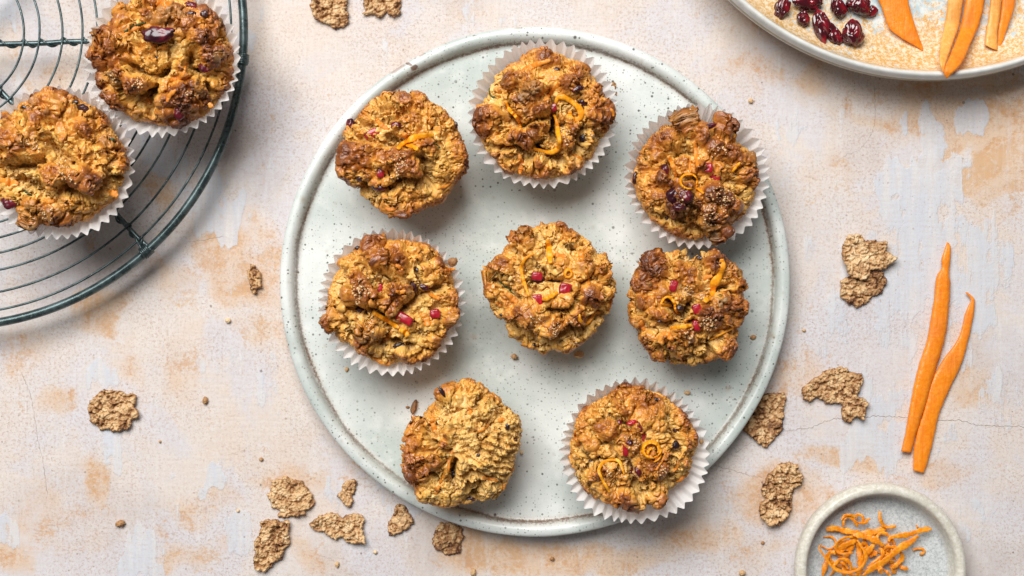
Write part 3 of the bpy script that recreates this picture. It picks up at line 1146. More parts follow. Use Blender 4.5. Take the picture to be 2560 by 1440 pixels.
    at = o.data.color_attributes.new("bake", "FLOAT_COLOR", "POINT")
    at.data.foreach_set("color", np.stack([np.clip(crust, 0, 1), crumb, rnd, np.ones(len(p))], 1).astype(np.float32).ravel())
    M = Muffin()
    M.root, M.c, M.zs, M.base_z, M.T, M.seed, M.zf = root, c, zs, base_z, T, seed, zf
    # the part of the surface that faces up, for laying things on it
    sub = GFACES[::1]
    M.bvh = BVHTree.FromPolygons([tuple(x) for x in p.tolist()], sub.tolist())
    M.p = p
    if case is not None:
        paper_case(M, case)
    return M


def drop(M, x, y):
    h = M.bvh.ray_cast(Vector((x, y, M.base_z + 0.2)), Vector((0, 0, -1)))
    if h[0] is None:
        return None, Vector((0, 0, 1))
    return h[0].z, h[1] if h[1].z > 0 else -h[1]


def on_cake(M, pts, wide=0.0012):
    """photo pixels -> world points on the cake's surface (solved for the camera's slant)"""
    out = []
    for px, py in pts:
        z = M.zf
        for _ in range(4):
            x, y = P(px, py, z)
            s, _n = drop(M, x, y)
            if s is None:
                break
            z = s
        x, y = P(px, py, z)
        out.append((x, y, z))
    return np.array(out)


def paper_case(M, case):
    px, py, rpx, H, flare, seed = case
    base_z = M.base_z
    cz = base_z + H
    top = np.array(P(px, py, cz))
    k = (CAM_H - cz) / CAM_H * PX
    rt = rpx * k
    nf = 44
    per = 14
    n = nf * per
    ph = np.arange(n) / n * 2 * math.pi
    cs = np.stack([np.cos(ph), np.sin(ph), np.zeros(n)], 1)
    # uneven pleats
    u = ph / (2 * math.pi) * nf + 0.55 * fbm(cs * 2.1 + seed, seed, 3)
    amp = 1 + 0.35 * fbm(cs * 6 + seed, seed + 1, 2)
    tri = 2 * np.abs(2 * ((u) % 1.0) - 1) - 1
    w = 0.60 * tri + 0.40 * np.cos(2 * math.pi * u)
    rows = 26
    V = []
    bc_ = M.c * 0.75 + top * 0.25
    for j in range(rows):
        t = j / (rows - 1)
        z = base_z + 0.0004 + H * t
        rr = 0.0268 + (rt * 0.955 - 0.0268) * (t ** 1.95)
        lowf = fbm(cs * 1.4 + np.array([0, 0, t * 0.6]) + seed, seed + 3, 2) * 0.0016 * t
        a = 0.00045 + 0.00105 * t ** 1.2
        curl = flare * np.clip(fbm(cs * 1.1 + seed * 2.0, seed + 5, 1) + 0.3, 0, 1) * t ** 4
        r = rr + lowf + a * w * amp + curl
        cx = bc_ * (1 - t) + top * t
        zz = z + (0.0010 * fbm(cs * 3 + seed, seed + 6, 2) - curl * 0.6) * t
        V.append(np.stack([cx[0] + r * np.cos(ph), cx[1] + r * np.sin(ph), zz], 1))
    v = np.vstack(V)
    # one thin sheet of paper, light passes through it
    idx = np.arange(rows * n).reshape(rows, n)
    i2 = np.roll(idx, -1, 1)
    f1 = np.stack([idx[:-1].ravel(), i2[:-1].ravel(), i2[1:].ravel(), idx[1:].ravel()], 1)
    v = np.vstack([v, [[bc_[0], bc_[1], base_z + 0.0004]]])
    b = len(v) - 1
    f = [tuple(x) for x in f1.tolist()] + [(int(i2[0][k]), int(idx[0][k]), b) for k in range(n)]
    mk("paper_case", v, f, M_PAPER, M.root)


def berry_mesh(rx, ry, rz, seed, wr=0.16, sub=4, angular=0.0):
    d, f = ICO[sub]
    n1 = fbm(d * 1.3 + seed * 3.1, seed, 2)
    rid = np.abs(fbm(d * np.array([2.2, 0.9, 2.2]) + seed, seed + 2, 1))
    rid2 = np.abs(fbm(d * np.array([5.5, 2.4, 5.5]) + seed, seed + 3, 1))
    r = 1 + 0.30 * n1 - wr * 0.75 * sstep(0.40, 0.0, rid)
    v = d * r[:, None]
    if angular:
        m = np.abs(v).max(1)[:, None]
        v = v * (1 - angular) + v / m * 0.8 * angular
    return v * np.array([rx, ry, rz]), f


def rot2(v, deg):
    a = math.radians(deg)
    c, s = math.cos(a), math.sin(a)
    w = v.copy()
    w[:, 0] = c * v[:, 0] - s * v[:, 1]
    w[:, 1] = s * v[:, 0] + c * v[:, 1]
    return w


def embed_berry(M, name, x, y, wx, wy, mat, ang=0, sink=0.35, seed=0, wr=0.16, sub=3):
    q = on_cake(M, zt([(x, y)], M.T))[0]
    k = (CAM_H - q[2]) / CAM_H * PX / M.T[2]
    if name == "raisin":
        wx, wy, sink = wx * 0.8, wy * 0.8, sink + 0.06
    v, f = berry_mesh(wx / 2 * k, wy / 2 * k, min(wx, wy) / 2 * k * 0.85, seed + 31, wr, sub)
    sink = sink + 0.10
    v = rot2(v, -ang)
    big = 1.0 if min(wx, wy) * 1.0 / M.T[2] < 30 else 0.62
    v[:, 2] *= big
    rz = min(wx, wy) / 2 * k * 0.8 * big
    v = v + q + np.array([0, 0, rz * (1 - 2 * sink)])
    return mk(name, v, f, mat, M.root)


def strip_on(M, pts, wpx, thick, lift, n=40, zmix=0.5, taper=0.35, name=None, mat=None, parent=None, twist=0.0, seed=0, T=None):
    T = T or M.T
    line = smooth_line(np.array(zt(pts, T)), 10) if len(pts) > 2 else np.array(zt(pts, T), float)
    line = resample(line, n)
    q = on_cake(M, line)
    z = q[:, 2].copy()
    zz = np.pad(z, 6, mode="edge")
    zs_ = np.convolve(zz, np.ones(13) / 13, mode="valid")
    z = np.maximum(z * (1 - zmix) + zs_ * zmix, z - 0.0002) + lift
    z = np.convolve(np.pad(z, 2, mode="edge"), np.ones(5) / 5, mode="valid")
    # put the points back on their sight lines at the new height
    w = np.array([(*P(a, b, h), h) for (a, b), h in zip(line, z)])
    k = (CAM_H - M.zf) / CAM_H * PX / T[2]
    u = np.linspace(0, 1, n)
    wd = wpx * k * (1 - taper * np.abs(2 * u - 1) ** 3) * (1 + 0.14 * np.sin(u * 17 + seed))
    tw = twist * np.sin(u * 6.3 + seed)
    v, f = ribbon(w, wd, thick, tw)
    v = v + fbm(v * 700, seed + 40, 2)[:, None] * 0.00012
    return v, f


def sugar(M, x, y, rpx, count, seed):
    rs = np.random.RandomState(seed)
    parts = []
    base = np.array([(-1, -1, -1), (1, -1, -1), (1, 1, -1), (-1, 1, -1), (-1, -1, 1), (1, -1, 1), (1, 1, 1), (-1, 1, 1)], float)
    F = np.array([(0, 3, 2, 1), (4, 5, 6, 7), (0, 1, 5, 4), (1, 2, 6, 5), (2, 3, 7, 6), (3, 0, 4, 7)])
    for _ in range(int(count * 0.6)):
        a, r = rs.uniform(0, 6.28), rpx * math.sqrt(rs.uniform(0, 1)) * rs.uniform(0.5, 1.1)
        q = on_cake(M, zt([(x + r * math.cos(a), y + r * math.sin(a))], M.T))[0]
        s = rs.uniform(0.00024, 0.00050)
        A = np.linalg.qr(rs.normal(size=(3, 3)))[0]
        v = (base * s * rs.uniform(0.7, 1.2, 3)) @ A.T + q + np.array([0, 0, s * 0.5])
        parts.append((v, F))
    return parts

# ---------------------------------------------------------------- the ten muffins
GP = "muffins on the stoneware plate"
GR = "muffins on the cooling rack"
T1, T2, T3 = (700, 50, 2.8235), (1150, 60, 3.272), (1500, 220, 3.272)
T4, T5, T6 = (750, 540, 3.429), (1180, 530, 3.790), (1520, 600, 4.235)
T7, T8, T9, T10 = (980, 930, 4.0), (1380, 930, 3.6), (200, 0, 4.0), (0, 190, 3.429)
PZ = 0.0084
RKZ = RZ + 0.0026
MF = {}
MF[1] = build_muffin(T1,
    [(735,510),(800,525),(850,530),(920,510),(975,525),(1040,570),(1100,590),(1165,630),(1185,680),(1240,730),(1275,800),(1275,870),(1320,920),(1315,1000),(1290,1075),(1250,1120),(1210,1200),(1170,1245),(1100,1290),(1040,1300),(990,1330),(910,1365),(870,1380),(820,1345),(740,1355),(690,1320),(620,1270),(560,1215),(540,1165),(480,1160),(440,1100),(440,1010),(460,950),(490,890),(455,850),(440,800),(470,740),(510,700),(560,650),(610,600),(650,560),(710,540)],
    [(850,580,150,3),(700,600,90,2),(640,700,90,2),(960,560,90,3),(1120,700,110,3),(900,740,90,4),(560,830,110,2),(520,980,120,5),(700,980,150,5),(500,1080,90,5),(860,1010,120,5),(900,1060,110,6),(780,1080,90,3),(1100,840,110,2),(1200,900,110,2),(1260,1000,90,3),(1180,1020,110,2),(1030,900,90,5),(820,1290,110,5),(960,1280,100,3),(650,1240,110,1),(1080,1230,80,3),(720,1150,90,3)],
    [([(560,1160),(680,1210),(800,1170),(850,1120),(1000,1130)],40,8),([(1000,980),(1040,1060),(1060,1160)],45,7),([(760,820),(850,840),(900,900)],35,5),([(740,630),(790,640)],25,4),([(1080,860),(1110,890)],30,4)],
    PZ, "bare muffin nearest the plate's worn brown rim patch, with one curved orange strip on top", 1, group=GP)
MF[2] = build_muffin(T2,
    [(590,215),(700,212),(780,235),(860,265),(930,290),(1000,340),(1060,395),(1110,430),(1130,500),(1165,570),(1200,650),(1245,700),(1260,755),(1215,790),(1205,860),(1165,930),(1120,1000),(1085,1090),(1030,1130),(960,1180),(870,1230),(820,1255),(740,1265),(640,1255),(520,1235),(440,1215),(370,1190),(300,1110),(230,1040),(190,990),(170,930),(140,890),(120,760),(145,660),(180,640),(215,590),(235,510),(285,470),(275,410),(350,370),(420,320),(480,290),(500,250)],
    [(660,270,100,3),(820,290,70,3),(970,360,100,2.5),(450,450,80,4),(590,560,90,6),(560,420,70,2),(480,660,90,5),(250,780,120,6),(340,900,110,4),(670,700,70,5),(880,520,90,5),(1080,560,110,4),(1120,720,120,5),(1000,880,100,4),(870,930,90,6),(660,860,80,5),(560,940,90,4),(380,1090,110,4),(650,1130,100,5),(900,1100,90,4),(1170,850,60,4),(860,800,60,3)],
    [([(720,560),(760,720),(745,850),(760,930)],38,8),([(380,640),(430,780),(520,830),(650,790),(730,740)],30,6),([(230,950),(350,1000),(470,1030),(540,1100)],32,7),([(1000,870),(980,960),(960,1040)],50,7),([(620,1010),(700,1060),(820,1120)],30,6)],
    PZ, "cased muffin at the plate's top, with an orange loop and long zest strand", 2, case=(1357, 285, 189, 0.030, 0.0, 2), group=GP)
MF[3] = build_muffin(T3,
    [(680,235),(720,255),(800,245),(870,290),(960,310),(1010,290),(1060,310),(1085,360),(1080,410),(1130,450),(1200,480),(1240,540),(1285,580),(1280,660),(1290,720),(1265,800),(1255,900),(1230,960),(1190,1020),(1130,1080),(1050,1150),(1030,1210),(980,1230),(930,1200),(860,1210),(800,1240),(730,1240),(650,1215),(570,1170),(500,1120),(420,1080),(390,1020),(340,950),(300,880),(290,820),(260,760),(265,680),(300,620),(310,540),(335,480),(380,440),(440,370),(520,310),(600,290),(660,285)],
    [(730,320,100,6),(830,400,80,6),(1010,350,80,7),(560,430,110,3),(450,560,110,3),(360,620,80,3),(960,500,90,4),(1060,540,80,4),(1180,560,90,3),(1220,720,100,3),(550,740,60,5),(820,650,40,4),(890,850,110,5),(1050,900,110,6),(900,1040,120,6),(690,900,130,7),(480,960,110,3),(640,1100,120,3),(980,1170,80,5),(760,1180,80,1),(420,780,90,2)],
    [([(600,520),(700,480),(770,500)],38,6),([(560,600),(590,700),(640,720),(800,760)],26,4),([(1000,780),(1100,860),(1170,880)],35,5),([(760,1130),(860,1160)],55,5),([(430,1000),(560,1060),(700,1080)],26,4)],
    PZ, "dark topped sugary cased muffin at the plate's edge, with a big dark berry", 3, case=(1744, 441, 186, 0.030, 0.0, 3), tint=0.10, group=GP)
MF[4] = build_muffin(T4,
    [(590,180),(690,185),(710,210),(830,215),(940,220),(1040,235),(1110,270),(1180,320),(1220,370),(1250,420),(1310,450),(1300,500),(1320,600),(1335,680),(1340,760),(1330,850),(1300,920),(1260,980),(1220,1060),(1190,1130),(1130,1200),(1060,1230),(960,1250),(850,1255),(770,1270),(730,1280),(650,1235),(560,1200),(490,1160),(430,1120),(420,1090),(340,1070),(290,1010),(220,970),(205,880),(210,850),(260,830),(265,780),(235,745),(250,720),(240,640),(270,570),(300,500),(340,460),(335,400),(340,360),(400,340),(470,310),(455,280),(530,250),(570,230)],
    [(640,230,80,4),(560,330,80,4),(820,300,120,3),(1060,360,140,3),(700,400,100,4),(450,450,90,3),(520,560,110,5),(430,650,90,5),(600,700,110,6),(860,640,110,6),(840,430,80,5),(1180,560,80,2),(1260,700,90,6),(1280,840,90,6),(1180,1000,120,3),(330,820,90,4),(270,900,60,6),(620,950,110,7),(780,780,120,4),(960,960,110,2),(580,1080,90,5),(960,1170,120,4),(1060,1100,100,3),(1090,720,70,1)],
    [([(700,480),(760,540),(940,560),(1000,620)],34,6),([(450,780),(540,810),(640,820),(760,920)],42,8),([(700,1080),(820,1090),(960,1110)],42,8),([(880,800),(950,740),(1050,680),(1200,600)],48,6),([(430,1000),(440,1040)],30,5),([(990,450),(1030,500)],26,4)],
    PZ, "cased muffin on the plate with a straight orange strip beside a split red berry", 4, case=(980, 755, 188, 0.030, 0.0, 4), group=GP)
MF[5] = build_muffin(T5,
    [(655,95),(690,120),(760,110),(830,115),(880,150),(960,190),(1040,230),(1090,270),(1140,330),(1200,380),(1280,420),(1275,500),(1320,570),(1360,640),(1375,700),(1360,770),(1320,830),(1310,920),(1280,1000),(1270,1040),(1180,1100),(1170,1140),(1080,1220),(1000,1270),(900,1335),(830,1320),(740,1310),(660,1345),(630,1310),(540,1290),(450,1240),(350,1190),(345,1130),(300,1060),(230,980),(190,940),(165,860),(135,790),(130,710),(165,640),(130,615),(75,605),(100,580),(150,550),(180,500),(240,430),(280,400),(340,320),(400,290),(430,230),(500,160),(580,150),(650,130)],
    [(500,270,120,6),(790,180,110,3),(920,260,100,2),(250,560,130,4),(130,600,50,4),(540,430,90,3),(650,340,60,2),(1080,380,100,2),(1210,450,80,2),(1060,520,110,3),(1220,580,110,4),(1260,720,100,3),(830,470,90,2),(1020,680,90,3),(1100,800,130,3),(900,870,110,4),(760,860,90,3),(500,900,120,4),(620,1000,120,5),(760,1090,110,5),(960,1000,110,5),(420,1000,100,5),(350,700,110,1),(560,580,60,2),(980,1220,150,1.5),(200,720,90,3)],
    [([(330,1030),(480,1130),(600,1215),(720,1225),(860,1180),(930,1110),(1080,1080),(1250,990)],60,11),([(250,650),(350,740),(420,800)],26,4),([(680,540),(700,640),(880,650)],32,6),([(720,920),(860,920),(960,880),(1010,820)],32,5),([(930,360),(1060,340)],26,3),([(160,640),(230,640),(330,640)],26,5)],
    PZ, "bare muffin in the middle of the plate with three bright red berry cubes on top", 5, tint=-0.04, group=GP)
MF[6] = build_muffin(T6,
    [(430,135),(480,160),(560,145),(640,120),(740,115),(840,110),(900,125),(1000,120),(1080,140),(1150,170),(1200,200),(1290,250),(1380,300),(1415,380),(1445,450),(1420,500),(1430,580),(1450,680),(1455,780),(1430,860),(1385,920),(1375,1030),(1320,1130),(1250,1210),(1130,1260),(1000,1310),(870,1350),(790,1320),(700,1310),(620,1280),(540,1285),(480,1240),(460,1160),(400,1100),(340,1050),(320,960),(260,890),(225,790),(215,700),(240,620),(210,600),(240,490),(265,400),(280,340),(350,280),(400,200),(400,150)],
    [(430,170,50,5),(480,330,150,6),(400,480,110,6),(560,250,80,3),(640,260,60,3),(750,360,90,3),(900,430,110,5),(580,560,150,3),(440,640,110,4),(1130,260,130,7),(1310,300,90,4),(1250,480,110,4),(1380,470,60,3),(1180,650,120,5),(1340,700,110,5),(1060,820,130,6),(1180,850,100,4),(700,640,60,2),(470,800,110,4),(600,780,80,4),(800,980,110,4),(640,1060,80,4),(470,1080,110,3),(540,1210,80,4),(1220,1080,100,6),(950,1100,130,1),(330,860,60,2),(1010,620,70,2)],
    [([(640,640),(680,780),(780,790),(860,640)],48,9),([(500,850),(600,890),(730,880),(900,870)],32,6),([(1120,560),(1180,500),(1300,490)],38,8),([(1120,1180),(1060,1100),(1150,1050)],32,5),([(850,120),(940,190),(1040,180)],75,11),([(930,240),(980,340),(1000,420)],30,4)],
    PZ, "bare muffin below the dark topped cased one, with a broad bent orange strip on top", 6, tint=0.05, group=GP)
MF[7] = build_muffin(T7,
    [(680,70),(760,80),(850,110),(910,160),(960,210),(1060,270),(1090,310),(1160,340),(1200,390),(1250,430),(1300,490),(1320,560),(1295,650),(1280,750),(1240,850),(1200,960),(1180,1050),(1120,1150),(1080,1250),(1000,1275),(930,1290),(860,1300),(790,1320),(700,1335),(600,1345),(480,1345),(380,1325),(300,1315),(260,1280),(250,1200),(230,1120),(215,1040),(180,1020),(160,950),(180,880),(160,830),(155,740),(145,650),(160,600),(200,545),(260,540),(340,490),(400,420),(440,350),(430,290),(450,230),(500,170),(580,120),(640,100)],
    [(560,240,130,4),(800,180,120,3),(980,300,110,3),(480,500,110,4),(280,650,120,6),(270,750,80,5),(300,930,150,6),(430,860,110,5),(560,680,80,5),(800,480,130,4),(900,420,80,3),(760,600,110,2),(1180,500,90,3),(1000,650,100,2),(880,750,110,2),(700,930,70,4),(680,1110,70,5),(890,880,100,3),(1100,700,120,2),(1100,950,110,2),(350,1200,120,1),(560,1280,120,1)],
    [([(640,880),(620,980),(600,1110)],48,10),([(380,640),(440,760),(340,790)],30,6),([(520,760),(600,770)],24,4),([(240,1040),(400,1020),(480,1100)],32,6),([(760,1010),(900,1040),(1000,1100)],42,6),([(750,1170),(900,1160)],52,6),([(780,1270),(900,1230)],50,5),([(1060,640),(1080,700)],32,4)],
    PZ, "torn open muffin showing its pale crumb at the bottom of the plate", 7, dome=0.019, tint=-0.08,
    crumb_zone=[(640,420),(850,330),(1060,350),(1230,430),(1290,560),(1240,800),(1160,1000),(1050,1200),(850,1250),(660,1200),(640,950),(600,700)], group=GP)
MF[8] = build_muffin(T8,
    [(640,120),(700,140),(800,140),(880,155),(940,190),(1010,225),(1070,265),(1130,320),(1180,380),(1240,440),(1270,490),(1290,560),(1310,640),(1305,700),(1270,760),(1260,830),(1240,900),(1200,950),(1140,1010),(1100,1060),(1040,1070),(1000,1120),(980,1170),(920,1190),(850,1200),(790,1220),(750,1200),(700,1235),(640,1210),(580,1190),(480,1170),(400,1140),(330,1090),(280,1030),(200,930),(210,880),(165,840),(155,770),(165,690),(160,640),(190,590),(205,500),(230,420),(250,360),(310,310),(400,260),(480,220),(560,165),(620,150)],
    [(670,150,50,3),(780,180,90,4),(600,220,90,3),(420,400,150,2),(350,500,130,2),(260,680,110,3),(620,330,120,2),(860,260,100,3),(930,420,110,3),(1000,300,110,2),(1150,470,110,3),(1230,620,110,3),(550,560,100,3),(720,580,110,4),(380,660,90,3),(500,900,120,4),(660,1130,110,4),(1100,800,110,3),(880,780,120,2),(920,960,130,3),(940,1140,70,5),(760,1180,80,4),(330,960,120,2),(1020,880,80,3),(500,1060,90,3),(1250,860,60,2)],
    [([(260,680),(330,810),(440,800),(560,790)],32,7),([(700,820),(760,1000),(770,1130)],38,6),([(1050,480),(1120,640),(1100,700)],36,6),([(380,1070),(450,1090)],30,4),([(960,1000),(880,1060),(800,1110)],26,4)],
    PZ, "muffin in splayed paper case over the plate's rim, double orange ring on top", 8, case=(1584, 1130, 184, 0.030, 0.0026, 8), group=GP)
MF[9] = build_muffin(T9,
    [(500,-20),(700,-60),(900,-70),(1080,-20),(1180,20),(1230,60),(1330,90),(1390,170),(1430,250),(1445,300),(1490,400),(1510,480),(1530,600),(1530,700),(1520,770),(1490,870),(1410,930),(1340,1040),(1310,1080),(1190,1190),(1100,1210),(990,1270),(930,1250),(860,1260),(760,1240),(680,1210),(550,1220),(500,1170),(420,1120),(340,1070),(250,1030),(225,960),(240,890),(210,850),(200,760),(180,670),(170,590),(150,500),(155,450),(210,430),(240,370),(205,350),(260,300),(280,250),(330,200),(300,160),(340,70),(450,50)],
    [(700,100,130,4),(560,150,110,3),(400,120,90,3),(420,250,110,3),(340,440,130,7),(240,520,80,6),(260,600,80,4),(500,420,80,4),(900,220,160,5),(1060,240,130,4),(1230,200,110,4),(1340,250,90,5),(1180,410,110,6),(1290,370,90,4),(1290,560,110,6),(1430,450,80,2),(700,560,100,2),(800,420,110,6),(450,660,110,5),(360,780,100,6),(230,760,80,4),(560,850,110,6),(680,800,90,5),(350,950,120,6),(1130,820,120,5),(1060,640,70,4),(880,880,70,2),(1020,980,130,6),(860,1040,110,5),(1180,960,110,4),(560,1130,130,1),(950,1190,90,4),(1380,870,90,2),(1450,700,70,1)],
    [([(520,640),(620,720),(760,760),(900,700)],48,9),([(450,880),(520,960),(700,930),(780,860)],48,9),([(640,960),(700,1080)],44,9),([(1130,520),(1100,680),(1200,720)],48,9),([(1350,320),(1480,380)],46,8),([(860,420),(930,420)],40,6),([(1250,820),(1290,900)],42,7),([(280,700),(300,840)],32,5)],
    RKZ, "cased muffin touching the rack's rim, one large glossy dark berry on top", 9, case=(406, 148, 199, 0.030, 0.0, 9), tint=0.10, group=GR)
MF[10] = build_muffin(T10,
    [(180,210),(260,210),(370,220),(400,190),(500,160),(560,155),(600,210),(680,210),(740,240),(780,270),(850,300),(900,350),(940,420),(980,490),(1010,560),(1060,600),(1060,680),(1080,740),(1080,830),(1060,900),(1020,960),(1000,1050),(940,1090),(870,1130),(800,1190),(750,1240),(660,1250),(580,1290),(480,1280),(380,1270),(300,1250),(240,1290),(200,1250),(190,1180),(150,1140),(60,1120),(10,1080),(-30,1000),(-60,900),(-80,780),(-80,640),(-60,500),(-20,380),(60,360),(90,290),(130,240)],
    [(230,240,80,1),(530,200,80,5),(430,290,140,6),(540,330,90,4),(110,450,110,4),(280,400,110,4),(300,570,130,6),(130,620,130,6),(350,700,80,5),(740,330,90,3),(800,420,110,3),(600,480,120,2),(700,500,70,4),(900,480,80,2),(880,640,150,4),(1010,620,60,3),(600,620,100,3),(740,700,110,3),(520,870,130,6),(700,880,130,6),(860,830,110,5),(1010,740,90,6),(740,930,80,4),(100,990,110,2),(250,950,90,1),(300,1110,120,3),(480,1150,130,4),(560,1090,110,3),(720,1150,110,1),(250,1230,80,4),(460,760,70,2)],
    [([(230,400),(240,480)],42,8),([(400,560),(480,600),(620,760)],58,7),([(60,640),(130,660)],42,5),([(100,760),(250,770),(400,720)],42,8),([(540,960),(680,1000),(800,1000),(920,880),(1050,830)],48,9),([(120,900),(300,920),(500,1010)],52,6)],
    RKZ, "lower cased muffin on the wire rack, with two dark berries at its top", 10, case=(146, 408, 196, 0.030, 0.0, 10), group=GR)

# berries, raisins, shreds baked into the crumb: (muffin, name, x, y, wx, wy, material, angle, sink)
BAKED = [
    (1,'cranberry',500,745,70,110,M_CRAN,-20,.4),(1,'cranberry',820,742,90,55,M_CRAN,0,.45),(1,'cranberry',700,1180,110,55,M_CRAN,10,.4),(1,'raisin',870,842,55,40,M_RAISIN,0,.4),
    (1,'raisin',560,1120,60,50,M_RAISIN,0,.5),(1,'raisin',1240,740,40,60,M_RAISIN,0,.5),
    (2,'cranberry',1010,620,80,140,M_CRAN,15,.4),(2,'cranberry',960,530,110,50,M_CRAN,-20,.5),(2,'raisin',757,780,55,190,M_RAISIN,0,.45),(2,'raisin',1010,930,80,110,M_RAISIN,20,.5),(2,'raisin',790,370,70,50,M_RAISIN,0,.5),
    (3,'cranberry',535,670,70,110,M_CRAN,-10,.45),(3,'cranberry',600,880,120,130,M_CRAN,10,.35),(3,'cranberry',705,885,110,120,M_CRAN,-20,.38),(3,'cranberry',650,975,120,70,M_CRAN,0,.4),(3,'cranberry',900,312,110,45,M_CRAN,-15,.45),(3,'raisin',285,730,50,130,M_RAISIN,10,.4),(3,'raisin',550,1070,55,45,M_RAISIN,0,.5),
    (4,'cranberry',980,590,70,160,M_CRAN,5,.4),(4,'cranberry',1065,612,95,50,M_CRAN,15,.3),(4,'raisin',500,820,130,80,M_RAISIN,-25,.45),(4,'raisin',850,1110,140,55,M_RAISIN,-10,.45),(4,'raisin',1010,460,60,50,M_RAISIN,0,.5),(4,'raisin',495,275,60,45,M_RAISIN,0,.4),
    (5,'raisin',800,650,80,60,M_RAISIN,0,.5),(5,'cranberry',630,640,120,90,M_CRAN,0,.5),(5,'raisin',280,975,50,40,M_RAISIN,0,.5),(5,'raisin',770,205,60,36,M_RAISIN,20,.5),(5,'raisin',580,1260,70,60,M_RAISIN,0,.5),
    (6,'raisin',980,185,110,60,M_RAISIN,-10,.4),(6,'raisin',760,720,110,100,M_RAISIN,0,.6),(6,'raisin',1230,515,110,55,M_RAISIN,10,.5),(6,'raisin',560,860,90,40,M_RAISIN,0,.5),
    (7,'raisin',612,1030,75,120,M_RAISIN,5,.35),(7,'raisin',1155,545,60,90,M_RAISIN,10,.4),(7,'raisin',500,200,60,140,M_RAISIN,-35,.45),(7,'raisin',790,1270,110,60,M_RAISIN,0,.45),(7,'raisin',1240,680,40,40,M_RAISIN,0,.5),(7,'raisin',860,835,50,40,M_RAISIN,0,.5),
    (8,'cranberry',715,455,95,50,M_CRAN_RED,-15,.35),(8,'cranberry',785,500,60,120,M_CRAN,-20,.35),(8,'cranberry',815,590,60,90,M_CRAN_RED,5,.38),(8,'cranberry',700,640,70,60,M_CRAN,5,.4),(8,'cranberry',605,465,55,80,M_CRAN,15,.45),(8,'cranberry',715,880,60,100,M_CRAN,10,.38),(8,'cranberry',775,890,60,100,M_CRAN,-15,.38),(8,'raisin',1120,520,100,60,M_RAISIN,-15,.4),(8,'raisin',937,248,60,55,M_RAISIN,0,.5),(8,'raisin',350,805,80,40,M_RAISIN,0,.5),(8,'raisin',1110,660,90,110,M_RAISIN,10,.5),
    (9,'cranberry',780,345,340,170,M_CRAN,-2,.35),(9,'cranberry',1105,55,150,90,M_CRAN,15,.4),(9,'cranberry',1110,135,100,50,M_CRAN,0,.4),(9,'cranberry',1270,665,180,120,M_CRAN,-20,.45),(9,'cranberry',990,1130,110,150,M_CRAN,10,.5),(9,'raisin',1240,138,100,110,M_RAISIN,-20,.4),(9,'raisin',770,570,70,45,M_RAISIN,30,.5),(9,'raisin',1390,620,60,120,M_CRAN,0,.5),
    (10,'raisin',215,265,95,42,M_RAISIN,0,.4),(10,'raisin',640,226,80,55,M_RAISIN,10,.4),(10,'raisin',715,275,120,80,M_RAISIN,15,.4),(10,'cranberry',85,1090,150,110,M_CRAN,0,.35),(10,'raisin',960,545,60,40,M_ZUCC,0,.5),
]
for i, (m, nm, x, y, wx, wy, mat, ang, sink) in enumerate(BAKED):
    embed_berry(MF[m], nm, x, y, wx, wy, mat, ang, sink, seed=i * 1.9 + 0.3)

